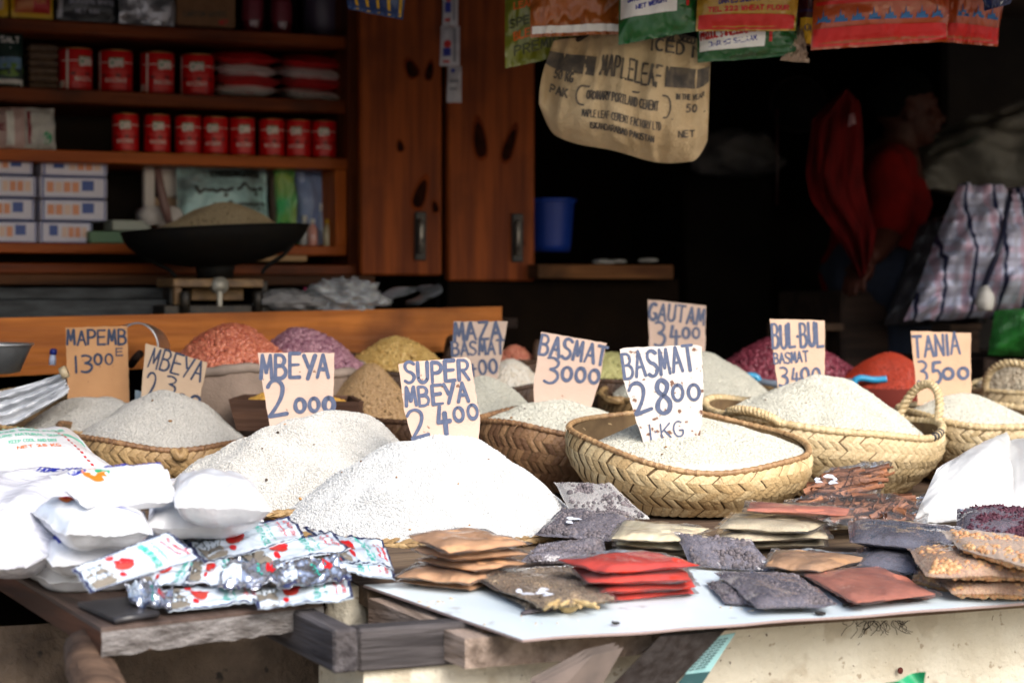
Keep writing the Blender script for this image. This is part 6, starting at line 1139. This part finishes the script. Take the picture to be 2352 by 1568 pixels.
fbag("middle flour pack in the right column, tip pointing right", [(338, 1212), (606, 1200), (580, 1152), (344, 1162)], .106, .062, seed=11, m=.02, p=4, pw=.5, wr=.007, **kk)
fbag("topmost right flour pack with a thin blue line, tip against the rice", [(402, 1168), (626, 1174), (566, 1122), (392, 1112)], .150, .074, [('r', .22, .93, .85, .945, 1), ('r', .14, .9, .3, .92, 4)], seed=12, m=.02, p=4, pw=.5, wr=.007, **kk)
# ================================================================ silver tomato paste sachets
M_foil = [mat("printed_foil", (.64, .72, .79), (.54, .62, .72), 8, rough=.22, bump=.4, bscale=22, coat=.6, metal=.15), INK_red, INK_teal, INK_black, M_gold, mat("bare_foil", (.62, .64, .70), rough=.18, metal=.9, bump=.5, bscale=40), plain("foil_navy", (.02, .025, .07), rough=.3), plain("tomato_dark", (.36, .03, .02))]
def sach(full=True, rev=False):
    saw = lambda u, d: [(u, 0.02)] + [(u + (d if i % 2 else 0), .02 + .96 * i / 10) for i in range(11)] + [(u, .98)]
    it = [('r', .0, .0, 1, .035, 6), ('r', .0, .965, 1, 1, 6), ('r', .0, .0, .035, 1, 6), ('r', .975, 0, 1, 1, 6), ('p', [(.05, .05), (.22, .05)] + [(.22 + (.03 if i % 2 else 0), .05 + .9 * i / 10) for i in range(11)] + [(.05, .95)], 4)]
    it += [('t', 7, .09 + .045 * i, .85, .09 + .045 * i, .25, .03, .0016, 3, (.03, 0)) for i in range(3)]
    it += [('e', .38, .50, .08, .19, 7)] + [('e', .39 + a * .8, .52 + c_ * .8, .026, .065, 1) for a, c_ in ((-.06, .02), (0, .1), (.05, -.02), (-.02, -.10), (.06, .12), (-.07, .16), (.02, .2), (.08, .04))] + [('e', .31, .82, .035, .08, 1), ('e', .31, .22, .03, .09, 1)]
    it += [('t', "TOMATO PASTE", .60, .92, .60, .08, .06, .0017, 2, (.055, 0)), ('t', 8, .70, .88, .70, .15, .06, .0017, 2, (.055, 0)), ('t', 9, .82, .85, .82, .25, .05, .0017, 1, (.05, 0)), ('t', "AL MUDISH", .90, .85, .90, .2, .04, .0014, 1, (.035, 0))]
    return it
SA = [("big silver tomato sachet with red bowl of tomatoes, propped at the left of the pile", [(206, 1362), (462, 1282), (388, 1220), (164, 1306)], (.070, .085, .130, .100), .016, 1),
 ("long tomato sachet lying on top of the pile, pointing up to the rice", [(470, 1296), (704, 1236), (664, 1186), (420, 1244)], (.055, .065, .08, .065), .014, 1),
 ("tomato sachet with a navy edge, second row right of the pile", [(572, 1308), (806, 1262), (762, 1224), (520, 1266)], (.045, .05, .06, .055), .014, 1),
 ("twisted tomato sachet at the back right of the pile against the rice", [(790, 1290), (906, 1306), (880, 1246), (696, 1214)], (.04, .03, .05, .05), .012, 1),
 ("narrow tomato sachet at the right of the pile with gold end", [(700, 1300), (908, 1332), (896, 1290), (690, 1264)], (.035, .02, .03, .045), .012, 1),
 ("crumpled sachet in the left middle of the pile", [(316, 1344), (446, 1344), (500, 1288), (320, 1300)], (.03, .03, .045, .045), .014, 1),
 ("crumpled silver sachet in the centre of the pile, red tomatoes showing", [(424, 1344), (572, 1340), (556, 1284), (440, 1290)], (.034, .034, .05, .05), .016, 1),
 ("crumpled silver sachet right of centre, bare foil catching light", [(500, 1352), (676, 1342), (650, 1290), (510, 1300)], (.034, .034, .05, .05), .016, 0),
 ("crumpled silver sachet at the right front of the pile", [(640, 1356), (808, 1330), (776, 1284), (618, 1296)], (.034, .03, .045, .045), .016, 0),
 ("flat sachet at the bottom front left of the pile, gold and red print", [(388, 1406), (606, 1382), (590, 1336), (350, 1362)], (.008, .012, .024, .022), .012, 1),
 ("flat sachet at the bottom front right of the pile, over the bench edge", [(592, 1398), (812, 1376), (800, 1328), (566, 1346)], (.012, .008, .022, .022), .012, 1),
 ("torn silver foil sachet hanging over the black notebook", [(300, 1390), (392, 1404), (400, 1352), (286, 1340)], (.012, .010, .03, .03), .010, 0)]
for i, (lab, pts, l_, th_, pr_) in enumerate(SA):
    b = B(); sf, n_ = pillow(b, cq(pts, l_), th_, m=.05, mv=.05, p=2.4, pw=.7, wr=.0048 if pr_ else .012, seed=30 + i * 1.9, nu=40, nv=26, mi=0 if pr_ else 5, crease=1.7, fr=1.2)
    prints(b, sf, n_, sach() if pr_ else [('r', .0, .0, 1, .05, 6), ('r', .05, .2, .3, .8, 0), ('e', .75, .6, .08, .2, 1), ('t', 8, .55, .8, .55, .2, .05, .0022, 2, (.06, 0))]); one("tomato_sachet", lab, "sachet", b, M_foil, "silver tomato paste sachets on the bench")
t = T("black_notebook", "black flat folder lying under the silver sachets at the bench's front", "folder"); b = B(); q = cq([(262, 1420), (362, 1404), (330, 1364), (178, 1382)], .010); b.prism(q, (0, 0, -.006)); t.part("cover", b, mat("black_vinyl", (.022, .020, .022), (.04, .036, .036), 30, rough=.35)); b = B(); b.tube([q[0] + UP * -.003, q[1] + UP * -.003], .0055, 10); t.part("spine", b, mat("black_vinyl_spine", (.03, .028, .03), rough=.3)); t.done()
b = B(); rr = np.random.default_rng(3); P = []
for (px, py, sx, sy, n) in ((1000, 1382, 36, 6, 12), (1240, 1426, 90, 14, 8), (1700, 1398, 200, 8, 8)):
    for _ in range(n): P.append(tuple(CP(px + rr.normal() * sx * .5, py + rr.normal() * sy * .5, .0030)))
P = np.array(P); scatter(b, P, np.tile(np.array([[0, -.09, .995]]), (len(P), 1)), (.006, .0024, .002), EL_V, EL_F, .1, .2)
one("spilled_grains", "loose spilled rice grains on the white board", "grains", b, mat("spilled_rice", (.70, .62, .48), shade=(.5, .34, .18), rough=.6), kind="stuff")
# ================================================================ the person in the dark, seated in profile facing right
def remesh(bl, voxel, smooth=4):
    me = bpy.data.meshes.new("tmp"); v = bl.verts(); cnt = np.concatenate([c[1] for c in bl.ch]); flat = np.concatenate([c[2] for c in bl.ch]); fs = []; i = 0
    for n in cnt: fs.append(list(flat[i:i + n])); i += n
    me.from_pydata([tuple(q) for q in v], [], fs); o = bpy.data.objects.new("tmp", me); scene.collection.objects.link(o)
    m = o.modifiers.new("r", 'REMESH'); m.mode = 'VOXEL'; m.voxel_size = voxel; s_ = o.modifiers.new("s", 'SMOOTH'); s_.iterations = smooth; s_.factor = .5
    dg = bpy.context.evaluated_depsgraph_get(); ev = o.evaluated_get(dg); m2 = ev.to_mesh(); out = B(); out.add([tuple(x.co) for x in m2.vertices], [list(p.vertices) for p in m2.polygons]); ev.to_mesh_clear(); bpy.data.objects.remove(o); bpy.data.meshes.remove(me); return out
DP = 6.55
def K(x, y, d=0): return W(x, y, DP + d)
def limb(b, pts, rs):
    c = catmull(pts, 4); n = len(c); r = [rs[min(int(i / (n - 1) * (len(rs) - 1)), len(rs) - 2)] * (1 - (i / (n - 1) * (len(rs) - 1) % 1 if i < n - 1 else 1)) + rs[min(int(i / (n - 1) * (len(rs) - 1)), len(rs) - 2) + 1] * ((i / (n - 1) * (len(rs) - 1)) % 1 if i < n - 1 else 1) for i in range(n)]
    b.tube(c, r, 14); b.ell(c[0], r[0] * .98, 12, 8); b.ell(c[-1], r[-1] * .98, 12, 8)
b = B()
hc = K(2082, 250)                                                    # head: skull, jaw, brow, nose, lips, chin, ear
b.ell(hc + Vector((-.012, 0, .020)), (.098, .076, .095), 20, 14); b.ell(hc + Vector((.030, 0, -.035)), (.062, .060, .085), 18, 12); b.ell(hc + Vector((.052, 0, -.090)), (.034, .038, .026), 12, 8)
b.ell(hc + Vector((.080, 0, .022)), (.016, .050, .014), 12, 8); b.tube([hc + Vector((.086, 0, .010)), hc + Vector((.100, 0, -.018)), hc + Vector((.112, 0, -.030))], [.008, .011, .013], 10); b.ell(hc + Vector((.112, 0, -.032)), .013, 10, 8); b.ell(hc + Vector((.098, .012, -.036)), .009, 8, 6); b.ell(hc + Vector((.098, -.012, -.036)), .009, 8, 6)
b.ell(hc + Vector((.094, 0, -.056)), (.013, .024, .007), 12, 8); b.ell(hc + Vector((.092, 0, -.068)), (.012, .022, .007), 12, 8)
for s_ in (-1, 1): b.ell(hc + Vector((-.004, .074 * s_, -.018)), (.020, .010, .032), 12, 8); b.ell(hc + Vector((.076, .030 * s_, -.004)), (.010, .013, .010), 10, 8); b.ell(hc + Vector((.062, .048 * s_, -.030)), (.02, .014, .02), 10, 8)
limb(b, [hc + Vector((-.012, 0, -.06)), K(2062, 350), K(2050, 385)], [.056, .055, .06])
limb(b, [K(2046, 385), K(2035, 440), K(2015, 520), K(1998, 590), K(1985, 630)], [.10, .135, .125, .118, .13]); limb(b, [K(2040, 392, -.17), K(2046, 388), K(2044, 392, .17)], [.058, .075, .058])
limb(b, [K(2040, 392, -.17), K(2046, 455, -.22), K(2048, 520, -.23), K(2022, 566, -.30), K(2003, 588, -.36)], [.058, .050, .043, .037, .028])
limb(b, [K(2040, 392, .17), K(2062, 455, .20), K(2066, 520, .20), K(2070, 560, .05), K(2062, 590, -.10)], [.058, .050, .043, .037, .028])
for sh_, y0 in ((-.09, -.09), (.09, .09)): limb(b, [K(1990, 635, y0), K(2040, 640, y0 - .05), K(2085, 650, y0 - .06), K(2080, 760, y0 - .05), K(2070, 900, y0 - .04)], [.10, .09, .068, .06, .045])
for hx, hy, hd in ((2003, 588, -.36), (2062, 590, -.10)):            # hands: palm, four bent fingers, thumb
    p = K(hx, hy, hd); f = Vector((-.55, -.45, -.70)).normalized(); s_ = f.cross(Vector((0, 0, 1))).normalized(); n_ = s_.cross(f)
    b.ell(p + f * .045, (.030, .034, .045), 14, 10)
    for i, L_ in enumerate((.062, .072, .068, .052)):
        o = p + f * .075 + s_ * (.033 - .022 * i); b.tube([o - f * .02, o + f * L_ * .45 + n_ * .004, o + f * L_ * .8 - n_ * .012, o + f * L_ - n_ * .026], [.0095, .0092, .0085, .0070], 10)
    o = p + f * .02 + s_ * .032; b.tube([o - s_ * .01, o + s_ * .02 + f * .02, o + s_ * .026 + f * .048], [.011, .0105, .008], 10)
t = T("person", "person seated in the dark in profile facing right, red short-sleeved shirt and blue jeans", "person")
t.part("body", remesh(b, .0065), mat("dark_brown_skin", (.04, .011, .006), (.025, .007, .004), 10, rough=.6, spec=.2))
b = B(); b.ell(hc + Vector((-.018, 0, .032)), (.104, .082, .098), 20, 14); b.ell(hc + Vector((.060, 0, -.09)), (.10, .12, .075), 12, 8) if False else None
hb = remesh(b, .007, 2); V_ = hb.ch[0]; keep = V_[0]
fl, i = [], 0
for n in V_[1]:
    q = list(V_[2][i:i + n]); i += n; c = keep[q].mean(0) - np.array(hc)
    if not (c[2] < .020 - .55 * max(-c[0] - .02, -.12) * (1 if c[0] < 0 else .2) * -1 * -1 and c[0] > .0) and c[2] > (-.03 if c[0] < -.02 else .03 + .25 * c[0]): fl.append(q)
h2 = B(); h2.add(keep, fl); t.part("hair", h2, mat("black_hair", (.003, .003, .003), rough=.95, spec=.05, bump=1.0, bscale=220))
b = B(); limb(b, [K(2052, 376), K(2046, 400), K(2035, 440), K(2015, 520), K(1998, 590), K(1985, 632)], [.066, .112, .147, .137, .131, .142]); limb(b, [K(2040, 392, -.175), K(2046, 388), K(2044, 392, .175)], [.068, .085, .068])
limb(b, [K(2040, 392, -.18), K(2044, 450, -.22), K(2046, 502, -.235)], [.068, .066, .070]); limb(b, [K(2040, 392, .18), K(2060, 450, .2), K(2066, 500, .2)], [.068, .066, .070])
sh = remesh(b, .008, 3); v = sh.ch[0][0]; v += np.array([[.006 * nz(x * 14, y * 14, z * 7), .006 * nz(z * 9, x * 12, 3), 0] for x, y, z in v]); t.part("shirt", sh, mat("red_shirt", (.13, .003, .002), (.06, .0015, .0015), 9, rough=.95, spec=.1))
b = B()
for y0 in (-.09, .09): limb(b, [K(1985, 630, y0 * .7), K(2040, 638, y0 - .05), K(2085, 650, y0 - .06), K(2081, 760, y0 - .05), K(2071, 885, y0 - .04)], [.125, .105, .082, .074, .062])
b.ell(K(1985, 625), (.14, .16, .10), 16, 12); t.part("jeans", remesh(b, .009, 3), mat("blue_jeans", (.008, .013, .03), (.005, .008, .02), 40, rough=.9)); t.done()
b = B(); k0 = K(1985, 690); z1 = k0.z; b.box(k0.dot(U) - .2, k0.dot(U) + .2, k0.dot(V) - .18, k0.dot(V) + .18, .95, z1 + .03, .01); one("seat_box", "black box seat under the seated person in the dark", "seat", b, WD_dark, rz=YAW)
b = B(); sf, n_ = pillow(b, vq([(2098, 500), (2122, 470), (2112, 372), (2090, 380)], 6.7, .02), .03, seed=3, wr=.006); one("blue_cloth", "narrow strip of dull blue cloth hanging behind the red sleeve", "cloth", b, plain("dull_blue_cloth", (.04, .06, .11), rough=.9))
